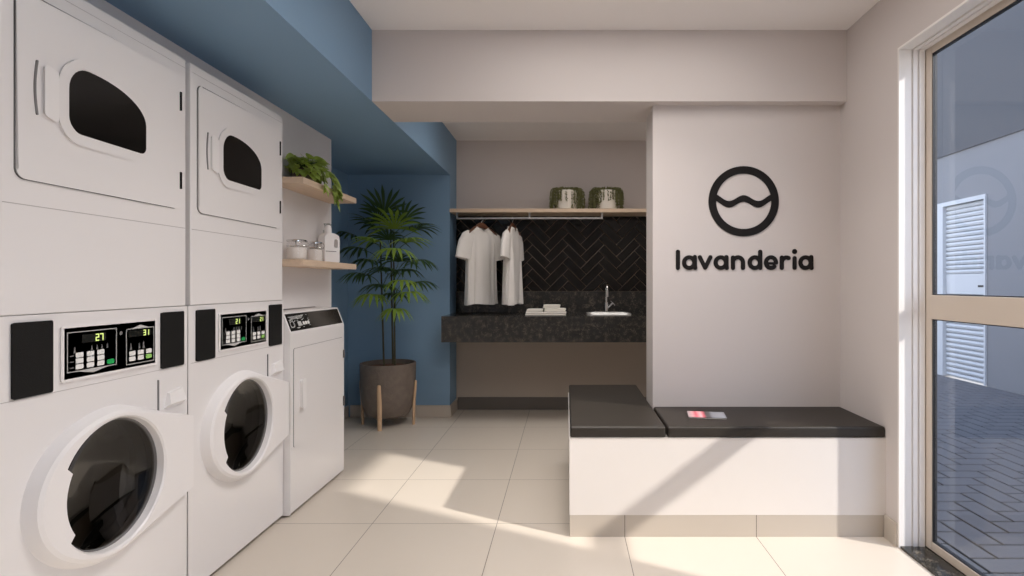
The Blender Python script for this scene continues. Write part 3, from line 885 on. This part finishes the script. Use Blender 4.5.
# granite counter with upstand and a cut-out for the sink
SX0, SX1, SY0c, SY1c = 0.175, 0.545, 4.585, 4.865
CY0 = 4.48
t = thing('granite_counter', 'black granite wall-hung counter with a deep front apron in the niche', 'counter', (0, CY0, 0.682))
bm = BM(); plate(bm, [(-1.007, 0.0), (XW - .002, 0.0), (XW - .002, YN - CY0), (-1.0068, YN - CY0), (-1.0068, YB - CY0 - 0.0), (-1.007, YB - CY0 - .001)], [[(p[0], p[1] - CY0) for p in rrect(SX0 + .02, SX1 - .02, SY0c + .02, SY1c - .02, 0.03)]], FZ, 0.18, 0.21)
obj('worktop', bm, M['granite'], t)
bm = BM(); box(bm, -1.007, XW - .002, 0.0, 0.03, 0.0, 0.18); obj('apron', bm, M['granite'], t)
bm = BM(); box(bm, -1.0065, XW - .002, YN - CY0 - 0.024, YN - CY0 - .0005, 0.21, 0.4049, 0.001); obj('upstand', bm, M['granite'], t)
# sink
t = thing('sink', 'small bright steel sink set into the right of the granite counter', 'sink', ((SX0 + SX1) / 2, (SY0c + SY1c) / 2, 0.892))
hx, hy = (SX1 - SX0) / 2, (SY1c - SY0c) / 2
bm = BM()
ou = rrect(-hx, hx, -hy, hy, 0.04); 
def sc(l, kx, ky): return [(u * kx, v * ky) for u, v in l]
rings = [[(u, v, 0.0) for u, v in ou], [(u, v, 0.011) for u, v in ou], [(u, v, 0.016) for u, v in sc(ou, .975, .97)], [(u, v, 0.016) for u, v in sc(ou, .90, .87)], [(u, v, 0.008) for u, v in sc(ou, .88, .84)], [(u, v, -0.13) for u, v in sc(ou, .80, .74)], [(u, v, -0.145) for u, v in sc(ou, .70, .62)]]
loft(bm, rings, False, True)
sk = obj('basin', bm, M['sink'], t)
bm = BM(); lathe(bm, [(0.026, -0.1448), (0.026, -0.141), (0.018, -0.141), (0.014, -0.1435)], 20); obj('drain', bm, M['chrome'], t)
# faucet
t = thing('tap', 'tall chrome tap standing behind the sink', 'tap', (0.355, 4.895, 0.892))
bm = BM(); lathe(bm, [(0.026, 0.0), (0.026, 0.006), (0.017, 0.012), (0.0165, 0.10), (0.011, 0.105)], 20); tube(bm, [(0, 0, 0.10), (0, 0, 0.215)] + bez((0, 0, 0.215), (0, 0, 0.275), (0, -0.11, 0.275), (0, -0.11, 0.205), 10)[1:], 0.0105, 12)
lathe(bm, [(0.0135, 0.150), (0.0135, 0.208), (0.010, 0.210)], 16, c=(0, -0.11)); obj('spout', bm, M['chrome'], t)
bm = BM(); tube(bm, [(0.01, 0, 0.045), (0.055, 0, 0.092)], 0.0105, 12)
tube(bm, [(0.038, 0, 0.112), (0.076, 0, 0.072)], 0.006, 10); tube(bm, [(0.057, -0.026, 0.092), (0.057, 0.026, 0.092)], 0.006, 10)
obj('handle', bm, M['chrome'], t)

# folded towels
def towel(name, x, y, z, w, dp, h, rz, label):
    bm = BM()
    n = 10
    # folded sheet: S-section with rounded folds swept along x
    th = h / 2 * 0.94
    def slab(z0, hh, dx):
        sec = rounded([(-dp / 2, z0, hh * .48), (dp / 2, z0, hh * .48), (dp / 2, z0 + hh, hh * .48), (-dp / 2, z0 + hh, hh * .48)], 5)
        rings = []
        for k in range(n + 1):
            xx = -w / 2 + w * k / n
            kk = 1.0 - 0.10 * (abs(2 * k / n - 1) ** 6)
            rings.append([(xx + dx, v[0] * (1 + .015 * math.sin(k * 1.7)), z0 + (v[1] - z0) * kk) for v in sec])
        loft(bm, rings)
    slab(0.0, th, 0.0); slab(th * 1.02, th, 0.004)
    o = obj(name, bm, M['towel'], None, 50, (x, y, z)); o.rotation_euler = (0, 0, rz)
    return tag(o, label, 'towel', 'folded towels on the counter')
TZ = 0.8925
towel('folded_towel', -0.262, 4.62, TZ, 0.150, 0.13, 0.030, 0.05, 'folded white towel at the lower left of the heap on the counter')
towel('folded_towel', -0.255, 4.63, TZ + .031, 0.135, 0.12, 0.024, -0.08, 'folded white towel lying on the leftmost lower towel of the heap')
towel('folded_towel', -0.095, 4.60, TZ, 0.185, 0.13, 0.034, -0.04, 'folded white towel at the lower right of the heap, nearest the sink')
towel('folded_towel', -0.095, 4.615, TZ + .035, 0.175, 0.12, 0.026, 0.06, 'folded white towel second from the counter in the right-hand stack')
towel('folded_towel', -0.120, 4.61, TZ + .062, 0.135, 0.10, 0.030, -0.03, 'small folded white towel on top of the heap on the counter')

# ================================================================== clothes rail, hangers, shirts
RZ, RY = 1.724, 4.83
t = thing('clothes_rail', 'thin steel clothes rail under the niche shelf, held by three brackets', 'clothes rail', (-0.317, RY, 1.773))
bm = BM(); box(bm, -0.637, 0.637, -0.006, 0.006, RZ - 1.773 - 0.007, RZ - 1.773 + 0.007, 0.002); obj('rail', bm, M['steel'], t)
for x in (-0.630, 0.0, 0.630):
    bm = BM(); box(bm, x - 0.007, x + 0.007, -0.006, 0.006, RZ - 1.773 + 0.007, -0.003); box(bm, x - 0.016, x + 0.016, -0.016, 0.016, -0.004, 0.0, 0.001); obj('bracket', bm, M['steel'], t)

def hanger(x, rz, label):
    t = thing('coat_hanger', label, 'hanger', (x, RY, RZ), rz, 'hangers on the rail')
    bm = BM()
    pts = [(0.0, 0, 0.013)]
    hook = [(0.019 * math.cos(a), 0, -0.006 + 0.019 * math.sin(a) + 0.0) for a in [math.radians(200 - k * 20) for k in range(13)]]
    hook = hook + [(0.0, 0, -0.030), (0.0, 0, -0.056)]
    tube(bm, hook, 0.0022, 8); obj('hook', bm, M['steel'], t)
    bm = BM()
    rings = []
    for k in range(17):
        s = -1 + 2 * k / 16
        xx = s * 0.155; zz = -0.060 - 0.075 * abs(s) ** 1.5 ; hh = 0.017 - 0.006 * abs(s); ww = 0.008 + .004 * abs(s)
        yy = -0.018 * s * s
        rings.append([(xx, yy + ww * math.cos(a), zz + hh * math.sin(a) * (1.5 if abs(s) < .3 else 1.0)) for a in [2 * PI * q / 10 for q in range(10)]])
    loft(bm, rings); obj('shoulder_bar', bm, M['dark_wood'], t)
    return t

def tshirt(x, rz, label, seed, w=0.166, drop=0.685, depth=0.050):
    t = thing('t_shirt', label, 't-shirt', (x, RY, RZ - 0.062), rz, 'white t-shirts on the rail')
    R = random.Random(seed)
    ph = [R.uniform(0, 6.28) for _ in range(6)]
    n = 72
    prof = [  # z, half width, half depth
        (-drop, w * 1.02, depth * 1.0), (-drop + .05, w * 1.0, depth * .98), (-drop * .75, w * 0.98, depth * .92), (-drop * .5, w * .97, depth * .88), (-drop * .36, w * .98, depth * .88),
        (-0.17, w * 1.0, depth * .82), (-0.13, w * 1.0, depth * .75), (-0.095, w * .96, depth * .66), (-0.068, w * .86, depth * .60), (-0.045, w * .68, depth * .56), (-0.028, w * .50, depth * .56), (-0.016, w * .40, depth * .62)]
    bm = BM()
    rings = []
    for z, hw_, hd in prof:
        f = max(0.0, min(1.0, (-z - 0.08) / (drop - 0.08)))
        ring = []
        for k in range(n):
            a = 2 * PI * k / n
            ca, sa = math.cos(a), math.sin(a)
            xx = hw_ * math.copysign(abs(ca) ** .75, ca); yy = hd * math.copysign(abs(sa) ** .8, sa)
            fold = (0.55 * math.sin(5 * a + ph[0] + z * 2.2) + 0.45 * math.sin(9 * a + ph[1] - z * 3) + .25 * math.sin(14 * a + ph[2]))
            yy += fold * (0.004 + 0.016 * f) ; xx += 0.3 * fold * 0.010 * f
            zz = z + (0.006 * math.sin(3 * a + ph[3]) if z == -drop else 0)
            if z > -0.06 and sa < 0: zz -= 0.038 * (-sa) * max(0, 1 - abs(xx) / (w * .5))     # front neckline hangs lower
            ring.append((xx, yy, zz))
        rings.append(ring)
    loft(bm, rings, False, False)
    # hem thickness: inner skin
    inner = [[(p[0] * .975, p[1] * .93, p[2]) for p in r] for r in rings]
    loft(bm, inner, False, False)
    for A, B in ((rings[0], inner[0]), (rings[-1], inner[-1])): loft(bm, [A, B], False, False)
    bmesh.ops.remove_doubles(bm, verts=bm.verts[:], dist=1e-6)
    obj('shirt_body', bm, M['cotton'], t, 80)
    for sgn in (-1, 1):
        bm = BM()
        rs = []
        path = [(0.70 * w, -0.088), (0.86 * w, -0.115), (1.00 * w, -0.165), (1.12 * w, -0.230), (1.20 * w, -0.295)]
        for i, (px_, pz_) in enumerate(path):
            q = path[min(i + 1, len(path) - 1)]; p0 = path[max(i - 1, 0)]
            tx, tz = q[0] - p0[0], q[1] - p0[1]; l = math.hypot(tx, tz); tx /= l; tz /= l
            nx, nz = -tz, tx
            ha = (0.055, 0.075, 0.085, 0.085, 0.084)[i]; hb = (0.026, 0.034, 0.036, 0.036, 0.038)[i]
            ring = []
            for k in range(28):
                a = 2 * PI * k / 28
                fo = 1 + .10 * math.sin(4 * a + ph[4] + i)
                ring.append((sgn * (px_ + nx * ha * math.cos(a)), hb * fo * math.sin(a), pz_ + nz * ha * math.cos(a)))
            rs.append(ring)
        inn = [[(c.x, c.y, c.z) for c in [Vector(p) * .93 + Vector((sum(q[0] for q in r) / 28, 0, sum(q[2] for q in r) / 28)) * .07 for p in r]] for r in rs[::-1]]
        loft(bm, rs + inn[:-1], False, False)
        obj('sleeve', bm, M['cotton'], t, 80)
    bm = BM()
    top = rings[-1]
    tube(bm, [Vector(p) for p in top] + [Vector(top[0])], 0.004, 6)
    obj('neckband', bm, M['cotton'], t, 80)
    return t
hanger((481.5 - VX) * RY / FPX, math.radians(50), 'wooden hanger with the shirt turned half towards the room, left on the rail')
tshirt((481.5 - VX) * RY / FPX, math.radians(50), 'white t-shirt turned half towards the room, left on the rail', 1)
hanger((512.5 - VX) * RY / FPX, math.radians(77), 'wooden hanger with the shirt seen from its side, right on the rail')
tshirt((512.5 - VX) * RY / FPX, math.radians(77), 'white t-shirt seen from its side, right on the rail', 5)

# ================================================================== trailing plants on the niche shelf
def trailing_plant(px, label, seed):
    R = random.Random(seed)
    t = thing('trailing_plant', label, 'plant', ((px - VX) * 4.89 / FPX, 4.89, 1.805), group='trailing plants on the niche shelf')
    bm = BM(); lathe(bm, [(0.080, 0.0), (0.088, 0.004), (0.096, 0.160), (0.094, 0.165), (0.088, 0.165), (0.086, 0.142)], 36); obj('pot', bm, M['ceramic'], t)
    bm = BM(); lathe(bm, [(0.087, 0.138), (0.08, 0.146), (0.03, 0.154), (0.003, 0.156)], 24, cap0=False); obj('soil', bm, M['soil'], t)
    bm = BM()
    for k in range(76):
        a = 2 * PI * k / 76 + R.uniform(-.08, .08)
        sa0 = math.sin(a)
        if sa0 < -0.80: ln = R.choice((R.uniform(.02, .08), R.uniform(.08, .17)))
        else: ln = R.uniform(0.09, 0.170)
        r0 = R.uniform(0.02, 0.07); r1 = R.uniform(0.112, 0.156)
        ca, sa = math.cos(a), math.sin(a)
        sy = 0.80 if sa > 0 else 0.62
        hz = R.uniform(0.186, 0.206)
        p = bez((r0 * ca, r0 * sa * sy, 0.148), (0.07 * ca, 0.07 * sa * sy, hz + .012), (r1 * ca, r1 * sa * sy, hz), (r1 * ca, r1 * sa * sy, hz - 0.05), 6)
        zb = max(0.004, hz - .05 - ln)
        for q in range(1, 6):
            p.append(Vector((r1 * ca * (1 + .006 * q) + R.uniform(-.003, .003), r1 * sa * sy + R.uniform(-.003, .003), hz - .05 + (zb - hz + .05) * q / 5)))
        tube(bm, p, 0.0016, 5)
        # small fleshy leaves along the strand
        for i in range(1, len(p) - 1):
            for s in (-1, 1, 0):
                d = Vector((R.uniform(-1, 1), R.uniform(-1, 1), -0.9)).normalized()
                c = p[i].lerp(p[i + 1], R.random()); e = c + d * R.uniform(0.012, 0.019)
                if e.z < 0.003: continue
                m_ = (c + e) / 2
                tube(bm, [c, m_, e], [0.0016, 0.0042, 0.0006], 5)
    obj('foliage', bm, M['trail'], t, 60)
    return t
trailing_plant(567.0, 'left of the two white pots with trailing grey-green strands on the niche shelf', 11)
trailing_plant(606.5, 'right of the two white pots with trailing grey-green strands on the niche shelf', 12)

# ================================================================== palm in the stone pot
PC = Vector((-1.4625, 4.565, 0.0))
t = thing('potted_palm', 'tall fan-leaved palm in a brown stone pot on wooden legs against the blue wall', 'plant', PC)
bm = BM(); lathe(bm, [(0.04, 0.066), (0.12, 0.069), (0.168, 0.092), (0.195, 0.145), (0.211, 0.23), (0.219, 0.34), (0.222, 0.500), (0.219, 0.508), (0.204, 0.508), (0.200, 0.470)], 56); obj('pot', bm, M['pot'], t)
bm = BM(); lathe(bm, [(0.201, 0.466), (0.17, 0.476), (0.10, 0.484), (0.004, 0.487)], 40, cap0=False); obj('soil', bm, M['soil'], t)
for k in range(4):
    a = -PI / 2 + k * PI / 2
    c = Vector((math.cos(a), math.sin(a), 0)); s = Vector((-c.y, c.x, 0))
    bm = BM()
    rings = []
    for z, r, rad in ((0.0, 0.209, 0.017), (0.05, 0.2095, 0.0175), (0.18, 0.2125, 0.019), (0.31, 0.2245, 0.016), (0.352, 0.2265, 0.0145), (0.360, 0.2265, 0.011)):
        rings.append([c * (r + rad * .62 * math.cos(b)) + s * rad * math.sin(b) + Vector((0, 0, z)) for b in [2 * PI * q / 14 for q in range(14)]])
    loft(bm, rings); obj('leg', bm, M['oak_leg'], t)
STEMS = [((-0.028, -0.02), (-0.055, -0.03), 1.02), ((0.055, 0.0), (0.05, -0.02), 1.10), ((0.02, 0.06), (0.0, 0.06), 1.22)]
def stem_at(i, z):
    b, e, top = STEMS[i]; k = max(0, min(1, (z - 0.48) / (top)))
    return Vector((b[0] + (e[0] - b[0]) * k, b[1] + (e[1] - b[1]) * k, z))
for i, (b, e, top) in enumerate(STEMS):
    bm = BM(); pth = [stem_at(i, 0.48 + top * k / 14) for k in range(15)]
    tube(bm, pth, [0.0085 - 0.003 * k / 14 for k in range(15)], 8); obj('stem', bm, M['stem'], t)
def fan_leaf(hub, d, L, nb, spread, droop, seed, m, stem_i, width=0.030):
    """one palmate leaf with its stalk; hub in plant coordinates"""
    R = random.Random(seed)
    d = Vector(d).normalized()
    side = d.cross(Vector((0, 0, 1)))
    if side.length < .2: side = Vector((1, 0, 0)) - d * d.x
    side.normalize()
    nrm = side.cross(d).normalized()
    bm = BM()
    for k in range(nb):
        u = -1 + 2 * k / (nb - 1)
        a = math.radians(spread) * u + R.uniform(-.05, .05)
        dirn = d * math.cos(a) + side * math.sin(a)
        sd = nrm.cross(dirn).normalized()
        ln = L * (1 - 0.22 * abs(u) ** 1.5) * R.uniform(.92, 1.06)
        n = 7
        rows = []
        for q in range(n + 1):
            s = q / n
            p = hub + dirn * ln * s + nrm * (0.02 * math.sin(PI * s)) + Vector((0, 0, -droop * ln * s ** 2.2))
            wv = width * .5 * (math.sin(min(1.0, .12 + s * 1.25) * PI * .5) if s < .7 else max(0.0, 1 - (s - .7) / .3) ** .75) * (1 - .2 * abs(u))
            wv = max(wv, 0.0006)
            rows.append([bm.verts.new(p - sd * wv + nrm * wv * .35), bm.verts.new(p), bm.verts.new(p + sd * wv + nrm * wv * .35)])
        for A, B in zip(rows[:-1], rows[1:]):
            bm.faces.new((A[0], A[1], B[1], B[0])); bm.faces.new((A[1], A[2], B[2], B[1]))
    bmesh.ops.solidify(bm, geom=bm.faces[:], thickness=0.0012)
    # keep clear of the walls
    for v in bm.verts:
        v.co.y = min(v.co.y, YB - PC.y - 0.012 - 0.01 * R.random()); v.co.x = max(v.co.x, XB - PC.x + 0.012)
    lf = obj('leaf', bm, m, t, 60)
    base = stem_at(stem_i, max(0.62, hub.z - 0.16))
    bm = BM(); tube(bm, bez(base, base + Vector((0, 0, .08)), hub - d * 0.10 + Vector((0, 0, .01)), hub, 8), [0.0038, .0036, .0034, .0032, .003, .0028, .0026, .0024, .0026], 6)
    obj('stalk', bm, M['petiole'], lf)
def LEAF(px, py, Y, d, L, nb, spread, droop, seed, m='leaf', st=1, width=0.027):
    fan_leaf(pix(px, py, Y) - PC, d, L, nb + 2, spread, droop, seed, M[m], st, width)
LEAF(384, 213, 4.62, (0.05, -0.25, 1), 0.27, 9, 78, 0.10, 1, 'leaf_shaded', 2)
LEAF(394, 229, 4.40, (0.05, -0.75, 0.75), 0.27, 11, 100, 0.15, 2, 'leaf', 1)
LEAF(374, 243, 4.35, (-0.55, -0.7, 0.30), 0.21, 9, 95, 0.25, 3, 'leaf', 0)
LEAF(407, 243, 4.36, (0.75, -0.6, 0.25), 0.24, 9, 95, 0.25, 4, 'leaf', 1)
LEAF(395, 251, 4.22, (0.0, -0.8, 0.10), 0.235, 11, 98, 0.50, 5, 'leaf', 0)
LEAF(402, 282, 4.25, (0.2, -0.8, 0.10), 0.19, 9, 95, 0.55, 6, 'leaf', 1)
LEAF(374, 296, 4.28, (-0.3, -0.8, 0.10), 0.20, 10, 98, 0.55, 7, 'leaf', 0)
LEAF(408, 294, 4.30, (0.5, -0.7, 0.15), 0.21, 9, 95, 0.50, 8, 'leaf', 1)
LEAF(396, 310, 4.24, (0.0, -0.8, 0.05), 0.165, 10, 98, 0.60, 9, 'leaf', 1)
LEAF(372, 228, 4.55, (-0.6, -0.4, 0.6), 0.25, 9, 85, 0.25, 10, 'leaf_shaded', 0)
LEAF(415, 231, 4.52, (0.7, -0.4, 0.35), 0.25, 9, 85, 0.30, 11, 'leaf_shaded', 1)
LEAF(362, 250, 4.50, (-0.8, -0.5, 0.2), 0.22, 9, 90, 0.45, 12, 'leaf_shaded', 0)
LEAF(416, 262, 4.48, (0.7, -0.5, 0.1), 0.22, 9, 90, 0.45, 13, 'leaf_shaded', 1)
LEAF(364, 275, 4.46, (-0.7, -0.5, 0.1), 0.22, 9, 90, 0.45, 14, 'leaf_shaded', 0)
LEAF(386, 272, 4.40, (-0.1, -0.7, 0.25), 0.24, 10, 95, 0.40, 15, 'leaf_shaded', 0)
LEAF(383, 288, 4.38, (-0.1, -0.7, 0.20), 0.22, 10, 95, 0.40, 16, 'leaf_shaded', 0)
LEAF(415, 284, 4.50, (0.8, -0.3, 0.15), 0.23, 9, 90, 0.40, 17, 'leaf_shaded', 1)
LEAF(388, 240, 4.50, (0.0, -0.5, 0.4), 0.25, 10, 95, 0.35, 18, 'leaf_shaded', 2)
LEAF(352, 236, 4.60, (-0.9, 0.0, 0.35), 0.18, 8, 85, 0.35, 19, 'leaf_shaded', 2)
LEAF(398, 262, 4.52, (0.1, -0.5, 0.35), 0.24, 10, 95, 0.35, 20, 'leaf_shaded', 2)

LEAF(370, 262, 4.50, (-0.4, -0.6, 0.15), 0.20, 9, 95, 0.45, 21, 'leaf_shaded', 0)
LEAF(404, 272, 4.46, (0.4, -0.6, 0.15), 0.21, 9, 95, 0.45, 22, 'leaf_shaded', 1)
LEAF(394, 296, 4.48, (0.0, -0.6, 0.15), 0.20, 9, 95, 0.45, 23, 'leaf_shaded', 1)
LEAF(378, 222, 4.60, (-0.25, -0.35, 0.9), 0.24, 9, 85, 0.15, 24, 'leaf_shaded', 2)
LEAF(404, 222, 4.58, (0.35, -0.35, 0.8), 0.24, 9, 85, 0.15, 25, 'leaf_shaded', 2)
# ================================================================== wall shelves with their things
for zt, label in ((1.711, 'upper pale wood wall shelf carrying the leafy pothos'), (1.282, 'lower pale wood wall shelf carrying the jars and bottles')):
    bm = BM(); box(bm, XP, -1.367, 2.885, 3.62, zt - 0.034, zt, 0.0015)
    tag(obj('wall_shelf', bm, M['oak']), label, 'shelf', 'shelves on the white partition')

def jar(X, Y, r, h, label):
    t = thing('glass_jar', label, 'jar', (X, Y, 1.282), group='jars on the lower shelf')
    bm = BM(); lathe(bm, [(r * .92, 0.0005), (r, 0.006), (r, h * .80), (r * .93, h * .86), (r * .93, h * .90)], 32, cap1=False); obj('body', bm, M['jar_glass'], t)
    bm = BM(); lathe(bm, [(r * .88, 0.004), (r * .95, 0.009), (r * .95, h * .60), (r * .5, h * .63), (0.002, h * .64)], 32); obj('contents', bm, M['powder'], t)
    bm = BM(); lathe(bm, [(r * .98, h * .90), (r * 1.02, h * .91), (r * 1.02, h * .965), (r * .95, h)], 32); obj('lid', bm, M['chrome'], t)
    bm = BM()
    tube(bm, [(r * 1.01 * math.cos(2 * PI * k / 24), r * 1.01 * math.sin(2 * PI * k / 24), h * .70) for k in range(25)], 0.0022, 6)
    for a in (-1.2, 0.4):
        tube(bm, bez((r * 1.02 * math.cos(a), r * 1.02 * math.sin(a), h * .66), (r * 1.25 * math.cos(a), r * 1.25 * math.sin(a), h * .72), (r * 1.25 * math.cos(a), r * 1.25 * math.sin(a), h * .9), (r * 1.02 * math.cos(a), r * 1.02 * math.sin(a), h * .95), 8), 0.0022, 6)
    obj('wire_clip', bm, M['chrome'], t)
    return t
jar(-1.448, 2.985, 0.051, 0.108, 'wider glass jar of white powder with a chrome lid, nearest the machines')
jar(-1.445, 3.190, 0.042, 0.112, 'narrower glass jar of white powder with a chrome lid, beside the white jug')
# white detergent jug with a handle opening
t = thing('detergent_jug', 'white plastic detergent jug with a handle opening on the lower shelf', 'bottle', (-1.440, 3.372, 1.282), math.radians(60))
bm = BM()
hw_ = 0.053
outer = rounded([(-hw_, 0.0, .012), (hw_, 0.0, .012), (hw_, 0.135, .02), (hw_ * .9, 0.165, .015), (0.016, 0.178, .006), (-0.026, 0.178, .006), (-hw_ * .95, 0.160, .02)], 5)
hole = rounded([(0.012, 0.090, .010), (0.040, 0.092, .010), (0.042, 0.140, .010), (0.016, 0.148, .010)], 4)
plate(bm, outer, [hole], FY, -0.030, 0.030)
bmesh.ops.bevel(bm, geom=[e for e in bm.edges if len(e.link_faces) == 2 and e.calc_face_angle(0) > 1.2], offset=0.009, segments=3, affect='EDGES', profile=.5)
obj('body', bm, M['plastic'], t, 50)
bm = BM(); lathe(bm, [(0.019, 0.174), (0.020, 0.190), (0.0195, 0.210), (0.014, 0.222), (0.010, 0.226)], 24, c=(-0.006, 0)); obj('cap', bm, M['plastic'], t)
bm = BM(); box(bm, -0.045, 0.028, -0.0312, -0.030, 0.066, 0.070); obj('label_line', bm, M['gap'], t)
t = thing('pump_bottle', 'slim pale bottle with a pump top, behind the white jug', 'bottle', (-1.500, 3.46, 1.282))
bm = BM(); lathe(bm, [(0.030, 0.0), (0.033, 0.005), (0.033, 0.150), (0.026, 0.172), (0.013, 0.182), (0.013, 0.192)], 28); obj('body', bm, M['plastic'], t)
bm = BM(); lathe(bm, [(0.015, 0.190), (0.015, 0.206), (0.006, 0.208), (0.005, 0.236), (0.010, 0.238), (0.010, 0.248)], 18); tube(bm, [(0, 0, 0.243), (0.03, -0.012, 0.243), (0.040, -0.016, 0.236)], 0.005, 8); obj('pump', bm, M['steel'], t)

# pothos
t = thing('potted_pothos', 'leafy green pothos trailing over the edge of the upper shelf', 'plant', (-1.452, 3.08, 1.711))
bm = BM(); lathe(bm, [(0.050, 0.0), (0.056, 0.004), (0.070, 0.070), (0.068, 0.074), (0.062, 0.074), (0.060, 0.064)], 28); obj('pot', bm, mat('grey_brown_pot', (96, 84, 76), 0.7, var=.2), t)
bm = BM(); lathe(bm, [(0.061, 0.060), (0.03, 0.066), (0.003, 0.068)], 20, cap0=False); obj('soil', bm, M['soil'], t)
def heart_leaf(bm, base, d, nrm, L, mi=0):
    d = d.normalized(); s = d.cross(nrm).normalized(); n2 = s.cross(d)
    prof = [(0.0, 0.02), (-0.04, .22), (0.10, .40), (0.30, .42), (0.55, .33), (0.80, .16), (1.0, 0.0)]
    rows = []
    for u, wv in prof:
        bend = -0.25 * L * max(0, u) ** 2
        c = base + d * (u * L) + Vector((0, 0, bend))
        rows.append([bm.verts.new(c - s * wv * L + n2 * wv * L * .28), bm.verts.new(base + d * (max(u, 0.02) * L) + Vector((0, 0, bend))), bm.verts.new(c + s * wv * L + n2 * wv * L * .28)])
    for A, B in zip(rows[:-1], rows[1:]):
        for f in ((A[0], A[1], B[1], B[0]), (A[1], A[2], B[2], B[1])):
            bm.faces.new(f).material_index = mi
R = random.Random(21)
bm = BM(); bs = BM()
for k in range(92):
    a = R.uniform(0, 2 * PI); e = R.uniform(-0.35, 1.35)
    rr_ = R.uniform(0.03, 0.13) * math.cos(e * .6)
    hub = Vector((math.cos(a) * rr_ * .62, math.sin(a) * rr_ * 1.15 + 0.015, 0.072 + 0.085 * math.sin(e) * R.uniform(.5, 1.0)))
    if hub.x < -0.065: hub.x = -0.065
    dv = Vector((math.cos(a) * .9, math.sin(a), R.uniform(-.5, .55)))
    if hub.x < -0.03: dv.x = abs(dv.x) * .3
    heart_leaf(bm, hub, dv, Vector((R.uniform(-.5, .5) + .35, R.uniform(-.5, .5), 1)), R.uniform(0.046, 0.070))
    root = Vector((math.cos(a) * 0.02, math.sin(a) * 0.02, 0.062))
    tube(bs, bez(root, root + Vector((0, 0, .05)), hub + Vector((0, 0, .02)), hub, 5), 0.0014, 5)
for k in range(34):
    a = R.uniform(-1.9, 1.9)
    hub = Vector((0.068 * math.cos(a), 0.085 * math.sin(a) + .01, R.uniform(0.035, 0.08)))
    heart_leaf(bm, hub, Vector((math.cos(a), math.sin(a), R.uniform(-.9, -.2))), Vector((math.cos(a) * .8, math.sin(a) * .8, .7)), R.uniform(0.045, 0.062))
for (ys, drop, n) in ((0.185, 0.070, 15), (0.145, 0.045, 10), (0.03, 0.02, 6), (0.215, 0.040, 9)):
    xe = 0.098
    pth = bez((0.02, ys * .5, 0.075), (0.05, ys * .9, 0.13), (xe, ys, 0.07), (xe, ys, 0.0), 8) + [Vector((xe + R.uniform(-.006, .006), ys + R.uniform(-.008, .008), -drop * (q + 1) / 5)) for q in range(5)]
    tube(bs, pth, 0.0018, 5)
    for i in range(n):
        k = 3 + (len(pth) - 4) * i / (n - 1)
        p = pth[int(k)].lerp(pth[min(len(pth) - 1, int(k) + 1)], k % 1)
        heart_leaf(bm, p, Vector((R.uniform(.1, .7), R.uniform(-1, 1), R.uniform(-.9, -.1))), Vector((1, R.uniform(-.5, .5), R.uniform(.2, .8))), R.uniform(0.044, 0.060))
bmesh.ops.solidify(bm, geom=bm.faces[:], thickness=0.0008)
obj('foliage', bm, M['pothos'], t, 60)
obj('vine', bs, M['petiole'], t, 60)
